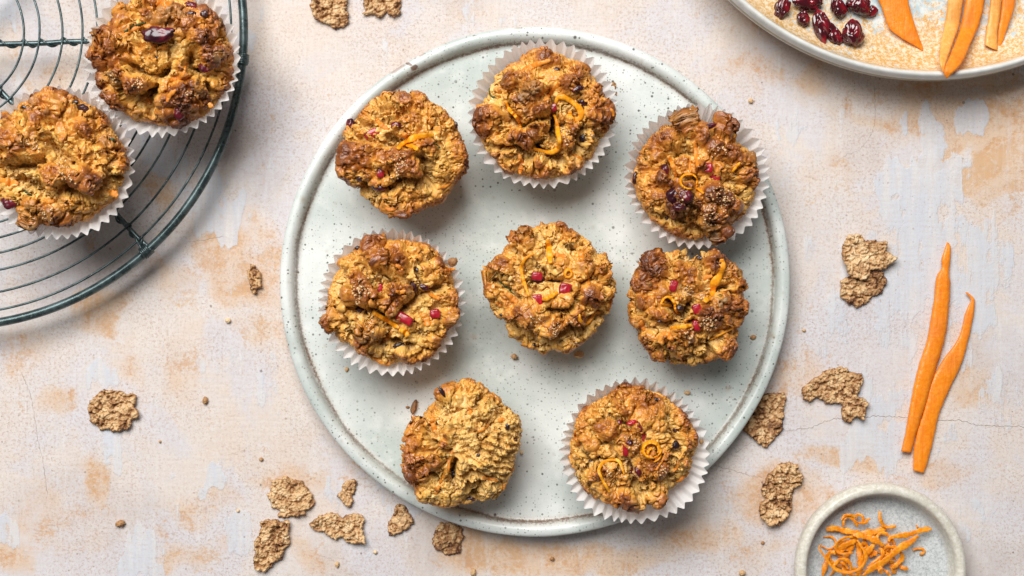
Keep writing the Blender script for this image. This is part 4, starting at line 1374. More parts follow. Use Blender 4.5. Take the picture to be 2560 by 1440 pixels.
# grated carrot and zucchini in the crumb: (muffin, name, points, width, material)
SHRED = [
    (1,'carrot_shred',[(680,700),(720,745),(765,772)],34,M_CARROT_BAKED),(1,'carrot_shred',[(1110,1190),(1160,1180),(1205,1150)],20,M_CARROT_BAKED),(1,'carrot_shred',[(745,1330),(790,1340),(830,1315)],26,M_CARROT_BAKED),
    (1,'carrot_shred',[(870,790),(900,830),(930,850)],30,M_CARROT_BAKED),(1,'zucchini_shred',[(1080,860),(1100,880),(1130,900)],14,M_ZUCC),
    (2,'carrot_shred',[(500,385),(600,340),(740,295)],44,M_CARROT_BAKED),(2,'carrot_shred',[(690,630),(750,560),(820,480)],38,M_CARROT_BAKED),(2,'carrot_shred',[(480,1060),(500,1140),(490,1225)],44,M_CARROT_BAKED),(2,'zucchini_shred',[(238,530),(250,585),(300,607)],14,M_ZUCC),(2,'carrot_shred',[(905,1060),(960,1090),(1015,1110)],30,M_CARROT_BAKED),(2,'carrot_shred',[(1230,690),(1250,720),(1255,755)],26,M_CARROT_BAKED),
    (3,'carrot_shred',[(775,430),(785,540),(800,650)],36,M_CARROT_BAKED),(3,'carrot_shred',[(560,560),(600,640),(622,720)],40,M_CARROT_BAKED),(3,'carrot_shred',[(735,560),(735,640),(742,690)],26,M_CARROT_BAKED),
    (4,'carrot_shred',[(790,990),(750,1050),(700,1090)],44,M_CARROT_BAKED),(4,'carrot_shred',[(780,415),(840,430),(880,465)],34,M_CARROT_BAKED),(4,'carrot_shred',[(1100,660),(1150,690),(1195,715)],34,M_CARROT_BAKED),(4,'carrot_shred',[(1245,465),(1290,460),(1330,450)],32,M_CARROT_BAKED),(4,'carrot_shred',[(1050,830),(1080,890),(1100,945)],70,M_CARROT_BAKED),(4,'carrot_shred',[(640,1215),(700,1255),(775,1270)],40,M_CARROT_BAKED),(4,'carrot_shred',[(820,645),(860,655),(905,640)],36,M_CARROT_BAKED),
    (5,'carrot_shred',[(770,400),(830,415),(895,425)],48,M_CARROT_BAKED),(5,'carrot_shred',[(1020,380),(1040,420),(1040,465)],56,M_CARROT_BAKED),(5,'carrot_shred',[(340,770),(380,820),(430,855)],56,M_CARROT_BAKED),(5,'carrot_shred',[(1080,540),(1095,620),(1110,690)],34,M_CARROT_BAKED),(5,'zucchini_shred',[(255,655),(320,710),(400,785)],16,M_ZUCC),(5,'carrot_shred',[(230,860),(260,880),(290,890)],30,M_CARROT_BAKED),(5,'carrot_shred',[(640,610),(690,640)],16,M_CARROT_BAKED),
    (6,'carrot_shred',[(345,860),(365,910),(380,960)],52,M_CARROT_BAKED),(6,'carrot_shred',[(570,980),(630,1010),(690,1065)],60,M_CARROT_BAKED),(6,'carrot_shred',[(735,1200),(765,1250),(790,1290)],22,M_CARROT_BAKED),(6,'carrot_shred',[(1010,420),(1060,390),(1110,380)],50,M_CARROT_BAKED),
    (7,'carrot_shred',[(480,1110),(540,1000),(570,880),(610,780)],48,M_CARROT_BAKED),(7,'carrot_shred',[(400,450),(415,530),(430,600)],60,M_CARROT_BAKED),(7,'carrot_shred',[(765,350),(785,390),(775,430)],34,M_CARROT_BAKED),(7,'carrot_shred',[(1060,490),(1090,480),(1125,478)],44,M_CARROT_BAKED),(7,'carrot_shred',[(430,1220),(450,1180),(470,1140)],44,M_CARROT_BAKED),(7,'carrot_shred',[(860,600),(920,570),(960,530)],26,M_CARROT_BAKED),(7,'carrot_shred',[(900,1060),(980,1070),(1060,1090)],34,M_CARROT_BAKED),
    (8,'carrot_shred',[(1030,700),(1000,780),(940,880),(890,950)],20,M_CARROT_BAKED),(8,'carrot_shred',[(1090,900),(1130,850),(1135,800)],26,M_CARROT_BAKED),(8,'carrot_shred',[(1120,990),(1180,950),(1230,900)],36,M_CARROT_BAKED),(8,'carrot_shred',[(200,530),(215,600),(240,650)],30,M_CARROT_BAKED),
    (9,'carrot_shred',[(440,350),(520,300),(650,245)],40,M_CARROT_BAKED),(9,'zucchini_shred',[(440,325),(530,265),(660,225)],22,M_ZUCC),(9,'carrot_shred',[(890,800),(990,780),(1050,710)],60,M_CARROT_BAKED),(9,'carrot_shred',[(870,1020),(900,950),(960,900)],46,M_CARROT_BAKED),(9,'carrot_shred',[(760,20),(830,50),(920,20)],90,M_CARROT_BAKED),(9,'carrot_shred',[(670,980),(700,1040)],40,M_CARROT_BAKED),(9,'carrot_shred',[(1290,1030),(1310,1060),(1330,1050)],50,M_CARROT_BAKED),(9,'carrot_shred',[(1060,640),(1040,700),(1010,760)],36,M_CARROT_BAKED),
    (10,'carrot_shred',[(0,890),(80,915),(160,925)],66,M_CARROT_BAKED),(10,'carrot_shred',[(370,1060),(420,1075),(470,1060)],46,M_CARROT_BAKED),(10,'carrot_shred',[(930,990),(980,1010),(1010,1030)],60,M_CARROT_BAKED),(10,'zucchini_shred',[(210,985),(240,1010),(270,1020)],18,M_ZUCC),
]
for i, (m, nm, pts, w, mat) in enumerate(SHRED):
    v, f = strip_on(MF[m], pts, w, 0.0012, 0.00025, 26, 0.35, 0.5, seed=i)
    mk(nm, v, f, mat, MF[m].root)

# coarse sugar baked onto the tops
SUGAR = {1: [(840,1000,90,60),(830,1090,60,30)], 2: [(880,930,70,40),(1100,900,60,30)], 3: [(1000,880,130,110),(900,1020,110,80),(700,930,90,40),(960,520,80,40)],
         4: [(520,620,110,90),(500,700,70,40),(620,950,70,30)], 5: [(620,1010,110,50),(780,1120,90,50),(960,1030,60,20),(420,620,70,20),(1000,1220,80,24)],
         6: [(850,560,90,70),(1050,880,110,90),(850,1010,90,40),(1000,600,60,30)], 8: [(560,900,110,70),(730,640,90,50),(700,780,80,40),(760,930,60,30),(1000,900,70,30)],
         9: [(360,790,60,30),(580,850,80,40),(1080,950,70,20)], 10: [(300,600,130,60),(560,860,110,50),(540,760,60,30),(400,1180,70,20)]}
for m, lst in SUGAR.items():
    ps_ = []
    for j, (x, y, r, n) in enumerate(lst):
        ps_ += sugar(MF[m], x, y, r, n, m * 10 + j)
    v, f = merge(ps_)
    o = mk("sugar_crystals", v, f, M_SUGAR, MF[m].root, False)
    tag(o, kind="stuff")

# ---------------------------------------------------------------- sprinkled on top: bright berry pieces
BITS = [
    (1,650,805,105,58,-25,"bright red berry sliver lying near the top of the bare muffin by the rim patch"),
    (1,712,1080,50,70,10,"small dark red berry cube low on the bare muffin by the rim patch"),
    (2,775,682,140,60,-20,"long red berry piece tucked under the orange loop on the topmost cased muffin"),
    (3,885,655,65,75,0,"upper of two touching red berry bits on the dark topped cased muffin"),
    (3,930,725,95,55,15,"lower, darker of two touching red berry bits on the dark topped cased muffin"),
    (4,680,630,60,95,5,"upright pointed red berry piece beside the sugar patch on the splayed strip muffin"),
    (4,900,882,140,75,30,"long split red berry next to the straight orange strip on a cased muffin"),
    (4,1160,840,80,75,-10,"shiny red berry bit in the hollow near the brown right edge of a cased muffin"),
    (5,615,610,100,75,10,"half buried red berry cube, highest of three on the middle muffin"),
    (5,880,730,108,105,15,"pyramid shaped red berry cube on the middle muffin"),
    (5,615,830,95,95,-5,"pinkest, lowest of the three red berry cubes on the middle muffin"),
    (6,690,488,75,115,15,"red berry chip above the orange curl on the muffin with the bent strip"),
    (6,935,730,85,100,-15,"half sunken red berry chip at the centre of the muffin with the bent strip"),
    (6,935,905,80,110,0,"glossy oval red berry chip beside the short orange stick on the bent strip muffin"),
    (8,660,700,46,110,0,"thin upright red berry sliver at the centre of the muffin over the rim"),
]
for i, (m, x, y, wx, wy, ang, lab) in enumerate(BITS):
    M = MF[m]
    q = on_cake(M, zt([(x, y)], M.T))[0]
    k = (CAM_H - q[2]) / CAM_H * PX / M.T[2]
    rz = min(wx, wy) / 2 * k * 0.95
    v, f = berry_mesh(wx * 0.64 * k, wy * 0.64 * k, rz, i * 2.3 + 77, 0.22, 3, 0.62)
    v = rot2(v, -ang) + q + np.array([0, 0, rz * 0.55])
    o = mk("cranberry_piece", v, f, M_CRAN_RED)
    tag(o, lab, "berry piece", "red berry pieces sprinkled on muffins")

# ---------------------------------------------------------------- orange strips on the muffins
STRIPS = [
    (1,[(830,912),(870,870),(930,838),(1000,820),(1085,815)],34,.0009,.6,"bright orange zest strip arched across the bare muffin by the rim patch"),
    (1,[(870,880),(930,890),(985,922)],24,.0008,.3,"pale orange zest stub crossing under the arched strip"),
    (2,[(372,630),(405,700),(450,750),(485,800),(495,845)],24,.0008,.2,"thin wavy zest strand on the pale side of the topmost cased muffin"),
    (2,[(765,735),(790,800),(800,880),(815,960),(800,1020),(750,1050),(700,1045),(600,1020)],30,.0009,.4,"longest zest strand, hooked at its end, down the topmost cased muffin"),
    (2,[(785,650),(800,605),(860,600),(920,640),(975,690),(990,750),(960,780),(905,765),(900,715)],38,.0010,.3,"orange zest loop curling round the red berry on the topmost cased muffin"),
    (3,[(1148,608),(1110,650),(1075,698)],18,.0007,.1,"short straight zest sliver on the dark topped cased muffin"),
    (4,[(625,825),(690,862),(760,905),(850,960)],34,.0010,.1,"straight orange strip at the centre of the cased muffin with the split red berry"),
    (4,[(850,975),(880,985),(915,1010),(910,1035)],36,.0010,.2,"small ragged orange scrap touching the end of the straight strip"),
    (5,[(580,395),(510,440),(468,520),(480,610),(505,700),(540,800)],26,.0009,.2,"long bent zest strand running down the middle muffin"),
    (5,[(712,260),(728,350),(738,430),(745,488)],48,.0010,.1,"broad flat zest strip near the top of the middle muffin"),
    (5,[(668,830),(710,822),(755,795),(812,762)],34,.0010,.3,"short wavy zest piece touching the lowest red cube of the middle muffin"),
    (5,[(1018,970),(1028,1030),(1080,1060),(1130,1010),(1160,960),(1215,950)],26,.0009,.4,"hook shaped zest curl near the lower edge of the middle muffin"),
    (6,[(1205,200),(1205,300),(1170,390),(1120,470),(1100,560),(1060,610),(1020,660)],66,.0011,.2,"broad bent orange strip across the muffin below the dark topped one"),
    (6,[(555,680),(600,615),(650,605),(700,660),(715,730),(735,780),(760,770)],24,.0009,.3,"curled zest loop with a tail on the muffin with the broad bent strip"),
    (6,[(560,672),(610,690),(672,700)],24,.0008,.1,"short straight zest base closing the curled loop"),
    (6,[(655,930),(740,925),(820,915),(885,905)],38,.0010,.1,"short thick orange stick pointing at the oval red chip"),
    (6,[(1075,1062),(1150,1020),(1240,975),(1320,930),(1300,905),(1255,890)],16,.0007,.2,"threadlike zest strand folded near the lower right of the bent strip muffin"),
    (8,[(650,920),(625,850),(600,800),(540,788),(460,815),(422,880),(440,940),(475,1010),(520,1085)],24,.0009,.4,"large open zest hook on the muffin over the plate's rim"),
]
for i, (m, pts, w, th, tw, lab) in enumerate(STRIPS):
    v, f = strip_on(MF[m], pts, w * 1.25, th, 0.0021, 54, 0.85, 0.45, twist=tw * 0.7, seed=i)
    o = mk("zest_strip", v, f, M_ZEST_TOP)
    tag(o, lab, "zest strip", "orange strips on the muffins")


def zest_ring(M, T, x, y, rx, ry, w, h, turns, lab, tail=None, n=80, a0=0.0, lift=0.0014):
    """a peel curl that stands on its edge"""
    u = np.linspace(0, 1, n)
    a = a0 + u * 2 * math.pi * turns
    pts = [(x + rx * math.cos(t) * (1 - 0.18 * k), y + ry * math.sin(t) * (1 - 0.18 * k)) for t, k in zip(a, u)]
    if tail:
        pts = pts + [tuple(np.array(pts[-1]) * (1 - s) + np.array(tail) * s) for s in np.linspace(0.08, 1, 14)]
    zmean = on_cake(M, zt([(x, y)], T))[0][2]
    zb = on_cake(M, zt(pts, T))[:, 2]
    zb = np.maximum(0.6 * zb.mean() + 0.4 * zb, zb - 0.0006)
    w3 = np.array([(*P(a_, b_, z_ + lift), z_ + lift) for (a_, b_), z_ in zip(zt(pts, T), zb)])
    k = (CAM_H - zmean) / CAM_H * PX / T[2]
    tw = np.linspace(1.15, 0.85, len(w3))
    v, f = ribbon(w3, h * k, w, tw)
    o = mk("zest_curl", v, f, M_ZEST_TOP)
    tag(o, lab, "zest curl", "orange curls on the muffins")


zest_ring(MF[3], T3, 730, 762, 78, 66, 0.0007, 24, 1.05, "thin open zest ring above the big dark berry of the dark topped muffin", tail=(850, 862), a0=0.6)
zest_ring(MF[5], T5, 913, 585, 36, 42, 0.0010, 34, 1.5, "tight little zest coil beside the pyramid cube on the middle muffin", a0=2.0)
zest_ring(MF[8], T8, 895, 700, 84, 78, 0.0010, 44, 1.05, "wide upright zest ring on the muffin over the plate's rim", a0=0.2, lift=0.0030)
zest_ring(MF[8], T8, 915, 742, 66, 70, 0.0008, 26, 0.8, "narrower zest ring tucked under the wide upright one", a0=-0.6, lift=0.0012)

# ---------------------------------------------------------------- bran flakes


def inside(poly, pts):
    x, y = pts[:, 0], pts[:, 1]
    r = np.zeros(len(pts), bool)
    n = len(poly)
    j = n - 1
    for i in range(n):
        xi, yi, xj, yj = *poly[i], *poly[j]
        c = ((yi > y) != (yj > y)) & (x < (xj - xi) * (y - yi) / (yj - yi + 1e-15) + xi)
        r ^= c
        j = i
    return r


def flake(T, outline, label, seed, base=0.0, tilt=(0, 0), thick=0.0018, bend=0.0012, cell=0.00034, name="bran_flake", group="bran flakes scattered on the tabletop", cat="bran flake", lump=1.0, tint=0.0):
    ol = Parr(zt(outline, T), base + 0.002)
    ol = resample(np.vstack([ol, ol[:1]]), 160)[:-1]
    c = ol.mean(0)
    jag = fbm(np.c_[ol * 700, np.full(len(ol), seed * 1.0)], seed, 3) * 0.0012
    dv = ol - c
    ol = c + dv * (1 + jag / np.linalg.norm(dv, axis=1))[:, None]
    lo, hi = ol.min(0) - cell * 2, ol.max(0) + cell * 2
    nx, ny = int((hi[0] - lo[0]) / cell) + 2, int((hi[1] - lo[1]) / cell) + 2
    X, Y = np.meshgrid(lo[0] + np.arange(nx) * cell, lo[1] + np.arange(ny) * cell)
    xy = np.stack([X.ravel(), Y.ravel()], 1)
    ins = inside(ol, xy)
    ed = seg_dist(xy, np.vstack([ol, ol[:1]]))
    ed = np.where(ins, ed, 0)
    p3 = np.c_[xy - c, np.full(len(xy), 0.0)] + seed * 0.77
    wv = np.stack([fbm(p3 * 500, seed + 1, 2), fbm(p3 * 500, seed + 2, 2), np.zeros(len(p3))], 1)
    F1, F2, ID = worley(p3 * (340 + 190 * ((seed * 7) % 5) / 4.0) + wv * 0.45, seed + 3)
    G1, G2, ID2 = worley(p3 * 900 + wv * 0.3, seed + 5)
    big = fbm(p3 * 120, seed + 7, 2)
    nod = np.sqrt(np.clip(1 - (F1 / 0.66) ** 2, 0, 1))
    nod2 = np.sqrt(np.clip(1 - (G1 / 0.62) ** 2, 0, 1))
    fold = 1 - np.abs(fbm(p3 * 210, seed + 9, 2)) * 2.4
    rise = sstep(0, 0.0011, ed)
    curl = 1.6 * bend * (((xy[:, 0] - c[0]) * math.cos(seed) + (xy[:, 1] - c[1]) * math.sin(seed)) / 0.013) ** 2
    mid = base + 0.0007 + curl + 0.0009 * (big + 0.6) + (xy[:, 0] - c[0]) * tilt[0] + (xy[:, 1] - c[1]) * tilt[1]
    h = (0.0013 * nod * (0.30 + 1.2 * ID) + 0.0009 * nod2 * (0.4 + ID2) - 0.0016 * sstep(0.5, 1, fold)) * lump
    top = mid + thick * 0.40 * rise + h * (0.25 + 0.75 * rise)
    bot = mid - thick * 0.35 * rise + 0.0004 * nod
    mn = min(bot[ins].min(), top[ins].min())
    top, bot = top - mn + base + 0.00015, bot - mn + base + 0.00015
    bot = np.minimum(bot, top - 0.0001)
    jx = np.c_[vnoise(p3 * 1800, seed + 11), vnoise(p3 * 1800 + 50, seed + 12)] * cell * 0.55
    ids = np.arange(nx * ny).reshape(ny, nx)
    q = np.stack([ids[:-1, :-1].ravel(), ids[:-1, 1:].ravel(), ids[1:, 1:].ravel(), ids[1:, :-1].ravel()], 1)
    ok = ins[q].all(1)
    q = q[ok]
    used = np.unique(q)
    remap = -np.ones(nx * ny, int)
    remap[used] = np.arange(len(used))
    n = len(used)
    xyj = xy + jx
    v = np.vstack([np.c_[xyj[used], top[used]], np.c_[xyj[used], bot[used]]])
    qt = remap[q]
    qb = qt[:, ::-1] + n
    e = np.vstack([qt[:, [0, 1]], qt[:, [1, 2]], qt[:, [2, 3]], qt[:, [3, 0]]])
    key = set(map(tuple, e.tolist()))
    be = [(a, b) for a, b in key if (b, a) not in key]
    side = np.array([(b, a, a + n, b + n) for a, b in be])
    f = np.vstack([qt, qb, side])
    crust = 0.50 + 0.45 * (h / 0.0012 - 0.6) * -0.35 + 0.30 * fbm(p3 * 160, seed + 13, 2) + 0.45 * (ID - 0.5) + tint + 0.25 * sstep(0.0012, 0.0, ed)  # darker in the low spots and along the edge, plus random tone
    o = mk(name, v, f, M_FLAKE, None, True, origin=(c[0], c[1], base))
    cr = np.clip(np.r_[crust[used], crust[used]], 0, 1)
    at = o.data.color_attributes.new("bake", "FLOAT_COLOR", "POINT")
    at.data.foreach_set("color", np.stack([cr, cr, cr, np.ones(len(cr))], 1).astype(np.float32).ravel())
    tag(o, label, cat, group)
    return o


A_, B_, C_, D_, E_ = (180, 940, 8.0), (740, 0, 8.533), (600, 640, 12.0), (2060, 560, 2.1818), (1840, 880, 3.13)
S_ = (600, 1150, 4.129)
flake(A_, [(600,290),(700,260),(850,300),(1000,310),(1100,350),(1200,340),(1280,400),(1290,500),(1270,600),(1340,690),(1350,760),(1320,860),(1200,880),(1180,1000),(1100,1070),(950,1110),(880,1100),(790,1140),(730,1080),(640,1090),(570,1100),(520,1020),(420,970),(350,900),(340,780),(310,660),(350,540),(420,420),(500,350)],
      "lone roundish bran flake on bare table below the cooling rack", 31, bend=.001)
flake(B_, [(300,-150),(600,-260),(900,-230),(1100,-100),(1110,0),(1100,150),(1080,230),(1150,290),(1130,400),(1140,500),(1000,620),(930,560),(840,630),(700,560),(560,510),(430,430),(330,310),(300,180),(320,60)],
      "larger of two bran flakes at the top edge, nearer the cooling rack", 32, bend=.0016)
flake(B_, [(1420,-60),(1700,-180),(2000,-220),(2250,-100),(2260,0),(2230,150),(2250,290),(2080,380),(1960,320),(1940,250),(1870,330),(1810,380),(1700,340),(1620,300),(1480,340),(1410,280),(1460,220),(1420,130)],
      "bran flake with a notched lower edge at the top edge, nearer the plate", 33, bend=.0022)
flake(C_, [(300,270),(400,290),(480,260),(470,350),(570,420),(660,500),(690,590),(630,690),(610,780),(670,880),(620,960),(540,1000),(510,1100),(430,1150),(340,1110),(290,1000),(300,920),(240,820),(230,700),(180,610),(220,530),(200,430),(310,370)],
      "small knobbly bran flake between the rack's rim and the plate", 34, bend=.0003, thick=.0016)
flake(D_, [(85,310),(130,280),(200,285),(270,240),(320,260),(345,310),(320,380),(270,400),(230,440),(190,460),(130,440),(90,400)],
      "darker bran flake lying half under another beside the carrot strips", 35, tint=.12, bend=.0004)
flake(D_, [(130,60),(200,55),(230,90),(280,90),(340,90),(350,150),(405,185),(370,220),(320,250),(260,255),(240,300),(190,310),(140,295),(120,240),(100,190),(97,110)],
      "pale angular bran flake lying on top of a darker one", 36, base=.0026, tint=-.10, bend=.0008)
flake(E_, [(510,290),(540,260),(580,210),(640,180),(700,140),(760,130),(830,105),(900,150),(990,170),(1000,230),(970,290),(960,350),(1000,350),(1040,405),(1020,450),(1000,540),(940,515),(890,560),(830,530),(820,470),(830,410),(780,400),(730,415),(680,390),(630,360),(580,395),(520,370)],
      "hook shaped bran flake on the hairline crack", 37, bend=.0005)
flake(E_, [(230,320),(370,315),(400,350),(380,480),(370,600),(310,680),(240,750),(170,730),(120,660),(50,620),(60,500),(140,400)],
      "bran flake tucked beneath the plate's rim on the side of the hairline crack", 38, bend=.0003, tint=.12)
flake(E_, [(320,870),(400,850),(480,870),(500,930),(530,980),(520,1040),(460,1070),(440,1160),(440,1230),(400,1300),(340,1350),(240,1370),(220,1330),(180,1290),(175,1180),(230,1150),(190,1090),(210,1030),(240,960),(310,900)],
      "long coarse bran flake beside the small bowl", 39, bend=.0008, lump=1.25)
flake(S_, [(320,210),(420,190),(480,150),(540,200),(640,210),(690,270),(740,330),(775,430),(760,490),(690,510),(680,560),(600,590),(520,590),(430,610),(380,580),(400,530),(330,500),(300,420),(275,360),(320,280)],
      "widest bran flake of the cluster below the plate, almost touching the long ragged one", 40, bend=.0006)
flake(S_, [(200,640),(290,600),(420,620),(510,620),(520,680),(500,760),(530,860),(460,930),(440,1020),(370,1050),(310,1120),(250,1165),(160,1140),(140,1050),(150,880),(180,780),(210,700)],
      "long ragged bran flake standing just below the widest one", 41, bend=.0008, lump=1.25)
flake(S_, [(1060,230),(1130,210),(1180,195),(1215,240),(1190,310),(1170,360),(1170,450),(1110,500),(1060,440),(1020,390),(990,360),(1040,310)],
      "smooth little kite shaped bran flake in the cluster below the plate", 42, bend=.0006, lump=.8, tint=-.05)
flake(S_, [(710,660),(800,580),(900,540),(1000,545),(1050,590),(1100,560),(1200,545),(1270,560),(1285,620),(1270,700),(1300,800),(1305,870),(1200,860),(1100,855),(1050,800),(990,840),(920,790),(850,740),(760,730)],
      "bow tie shaped bran flake in the cluster below the plate", 43, bend=.0012, tint=-.08)
flake(S_, [(1640,450),(1720,490),(1760,560),(1805,630),(1780,670),(1680,740),(1600,780),(1530,790),(1515,700),(1530,640),(1570,570),(1600,480)],
      "triangular bran flake close to the plate's lower rim", 44, bend=.0004, tint=.08, lump=.8)
flake(S_, [(2060,640),(2180,640),(2290,690),(2310,790),(2280,870),(2280,950),(2230,975),(2160,985),(2090,970),(2020,920),(1970,860),(2000,770),(2030,700)],
      "round bran flake in the shade right below the plate's rim", 45, bend=.0003, tint=.10, lump=.8)
flake((1150, 60, 3.272), [(1200,465),(1250,470),(1300,495),(1300,540),(1280,585),(1235,575),(1262,520),(1200,495)],
      "tiny hook shaped bran scrap on the plate beside a paper case", 46, base=PZ, bend=.0001, thick=.0009, cell=.0002, lump=.5, group="bran scraps")

# ---------------------------------------------------------------- crumbs
CRUMBS = [
    (570,801,13,12,0,"pale crumb between the rack and the plate"),
    (513,1001,13,18,0,"brown crumb to the side of the lone roundish bran flake"),
    (300,1309,24,15,-20,"largest crumb on the bare table, below the lone roundish bran flake"),
    (653,1148,10,9,0,"crumb above the widest bran flake"),
    (595,1277,8,7,0,"pale speck of a crumb beside the widest bran flake"),
    (1877,252,11,12,0,"orange brown crumb between the plate and the dish"),
    (843,1411,10,15,0,"crumb below the bow tie bran flake"),
    (1183,1431,12,20,0,"orange crumb cut by the bottom edge"),
    (1855,1432,16,14,0,"crumb at the bottom edge near the small bowl"),
    (1907,1357,9,8,0,"dark crumb under the long coarse bran flake"),
    (397,590,13,12,0,"tiny cream bead against the rack's rim"),
    (1380,1397,11,10,0,"square crumb on the shaded peach stain below the plate"),
    (400,1104,6,6,0,"small dark speck of crumb on bare table below the lone flake"),
    (938,1380,9,9,0,"pale crumb beside the triangular bran flake"),
    (2010,826,9,7,0,"dark fleck of crumb beside the plate's rim near the doubled flakes"),
]
CRUMBS_P = [
    (1448,887,24,18,0,"largest crumb on the plate, below the middle muffin"),
    (1285,891,15,13,0,"crumb under the middle muffin's ragged base"),
    (1883,843,15,11,0,"crumb on the plate beside the bare muffin with the bent strip"),
    (1836,868,15,14,20,"cube of coarse sugar on the plate beside the bent strip muffin"),
    (1035,1017,14,34,15,"long crumb on the plate by the torn muffin"),
    (1019,1018,9,6,0,"tiny chip beside the long crumb by the torn muffin"),
    (867,923,9,12,0,"crumb just below a paper case at the plate's side"),
    (1718,982,14,9,0,"yellowish crumb above the splayed paper case"),
    (1132,655,22,20,0,"brown crumb resting in the pleats of a paper case"),
    (1304,1131,9,10,0,"reddish crumb beside the torn muffin's pale face"),
    (1753,1104,11,11,0,"brown crumb on the splayed paper case's pleats"),
]
CR = []
for i, (px, py, wx, wy, ang, lab) in enumerate(CRUMBS + CRUMBS_P):
    z0 = 0.0 if i < len(CRUMBS) else PZ + 0.0004
    if "pleats of a paper" in lab:
        z0 = PZ + 0.028
    if "case's pleats" in lab:
        z0 = PZ + 0.028
    rs = np.random.RandomState(i + 100)
    d_, f_ = ICO[3]
    r = 1 + 0.32 * fbm(d_ * 1.9 + i * 3.3, i, 3) + 0.18 * fbm(d_ * 5 + i, i + 1, 2)
    if "sugar" in lab:
        m_ = np.abs(d_).max(1)
        r = 0.8 / m_
    hz = min(wx, wy) * PX * 0.42
    v = d_ * r[:, None] * np.array([wx * PX / 2, wy * PX / 2, hz])
    v = rot2(v, -ang)
    x, y = P(px, py, z0 + hz)
    v = v + np.array([x, y, z0 - v[:, 2].min()])
    o = mk("crumb", v, f_, M_SUGAR if "sugar" in lab else M_FLAKE, None, True)
    if "sugar" not in lab:
        at = o.data.color_attributes.new("bake", "FLOAT_COLOR", "POINT")
        t_ = rs.uniform(0.35, 0.95) if "pale" not in lab and "cream" not in lab else 0.0
        at.data.foreach_set("color", np.full(len(v) * 4, t_, np.float32))
    tag(o, lab, "crumb", "loose crumbs on the table" if z0 == 0 else "loose crumbs on the plate")

# ---------------------------------------------------------------- carrot slices


def blade(T, left, right, z, thick, mat, bulge=0.0, n=60, m=13, rough=0.0002, seed=0, zprof=None):
    """a slice between its two edges, with rounded sides"""
    L = resample(smooth_line(np.array(zt(left, T)), 6), n)
    R = resample(smooth_line(np.array(zt(right, T)), 6), n)
    u = np.linspace(0, 1, n)
    zz = z + (zprof(u) if zprof is not None else 0 * u)
    vs = []
    for side in (1, -1):
        for j in range(m):
            s = j / (m - 1)
            ss = 0.5 - 0.5 * math.cos(math.pi * s)
            e = math.sqrt(max(0.0, 1 - (2 * ss - 1) ** 4))
            px = L * (1 - ss) + R * ss
            w = np.linalg.norm(R - L, axis=1) * PX
            th = np.minimum(thick, w * 0.45)
            h = zz + side * th / 2 * e + (bulge * e * np.minimum(1, w / 0.008) if side == 1 else bulge * 0.7 * e * np.minimum(1, w / 0.008))
            k = (CAM_H - h) / CAM_H * PX
            vs.append(np.stack([(px[:, 0] - 1280) * k, (720 - px[:, 1]) * k, h], 1))
    v = np.array(vs)                      # 2m x n x 3
    loop = list(range(m)) + [2 * m - 1 - j for j in range(1, m - 1)]
    v = v[loop]
    k_ = len(loop)
    v = v.transpose(1, 0, 2).reshape(-1, 3)
    v[:, 2] += fbm(v * 260, seed, 3) * rough
    v[:, :2] += np.stack([fbm(v * 300, seed + 1, 2), fbm(v * 300, seed + 2, 2)], 1) * rough * 1.3
    f = []
    for i in range(n - 1):
        for j in range(k_):
            j2 = (j + 1) % k_
            f.append((i * k_ + j, i * k_ + j2, (i + 1) * k_ + j2, (i + 1) * k_ + j))
    f.append(tuple(range(k_))[::-1])
    f.append(tuple((n - 1) * k_ + j for j in range(k_)))
    return v, f


V_ = (2060, 560, 2.1818)
v, f = blade(V_, [(670,100),(640,190),(640,240),(612,290),(600,400),(575,560),(560,640),(520,760),(490,880),(460,1040),(440,1150),(420,1240)],
             [(682,104),(693,140),(685,250),(690,350),(682,470),(670,580),(640,700),(600,830),(570,940),(530,1060),(500,1160),(475,1248)], 0.0024, 0.0030, M_CARROT, bulge=0.0016, n=110, seed=3)
o = mk("carrot_strip", v, f, M_CARROT)
tag(o, "longer, rounded carrot strip lying on the table beside a flat one", "carrot strip", "two carrot strips on the table")
v, f = blade(V_, [(768,370),(800,410),(790,440),(765,500),(745,590),(710,660),(650,740),(600,830),(570,910),(550,1000),(510,1130),(490,1230),(486,1345)],
             [(785,372),(818,405),(822,430),(815,500),(795,600),(770,700),(740,790),(690,890),(650,980),(620,1070),(600,1160),(570,1290),(545,1360)], 0.0022, 0.0026, M_CARROT, bulge=0.0002, n=110, seed=8)
o = mk("carrot_strip", v, f, M_CARROT)
tag(o, "flat carrot strip with a hooked thin tip, lying against the rounded one", "carrot strip", "two carrot strips on the table")

W_ = (1840, 0, 3.5556)
DZ = 0.0118
GC = "carrot pieces on the dish"
v, f = blade(W_, [(1230,-80),(1290,60),(1330,170),(1370,260),(1470,340),(1560,390),(1655,450)],
             [(1520,-80),(1540,40),(1570,150),(1600,250),(1630,340),(1655,400),(1668,448)], DZ + 0.002, 0.003, M_CARROT, bulge=0.0, n=60, seed=11)
tag(mk("carrot_slice", v, f, M_CARROT), "carrot slice with a slanted pointed end, nearest the berries in the dish", "carrot", GC)
v, f = blade(W_, [(1890,-80),(1870,100),(1845,250),(1815,400),(1808,560),(1835,640)],
             [(2040,-80),(2000,150),(1965,290),(1915,420),(1880,520),(1842,648)], 0.0145, 0.0045, M_CARROT_PALE, bulge=0.0012, n=60, seed=12, zprof=lambda u: 0.0215 * sstep(0.35, 0.95, u))
o_ = mk("carrot_stick", v, f, M_CARROT_PALE)
tag(o_, "pale cored carrot stick whose tip rests over the dish's rim", "carrot", GC)
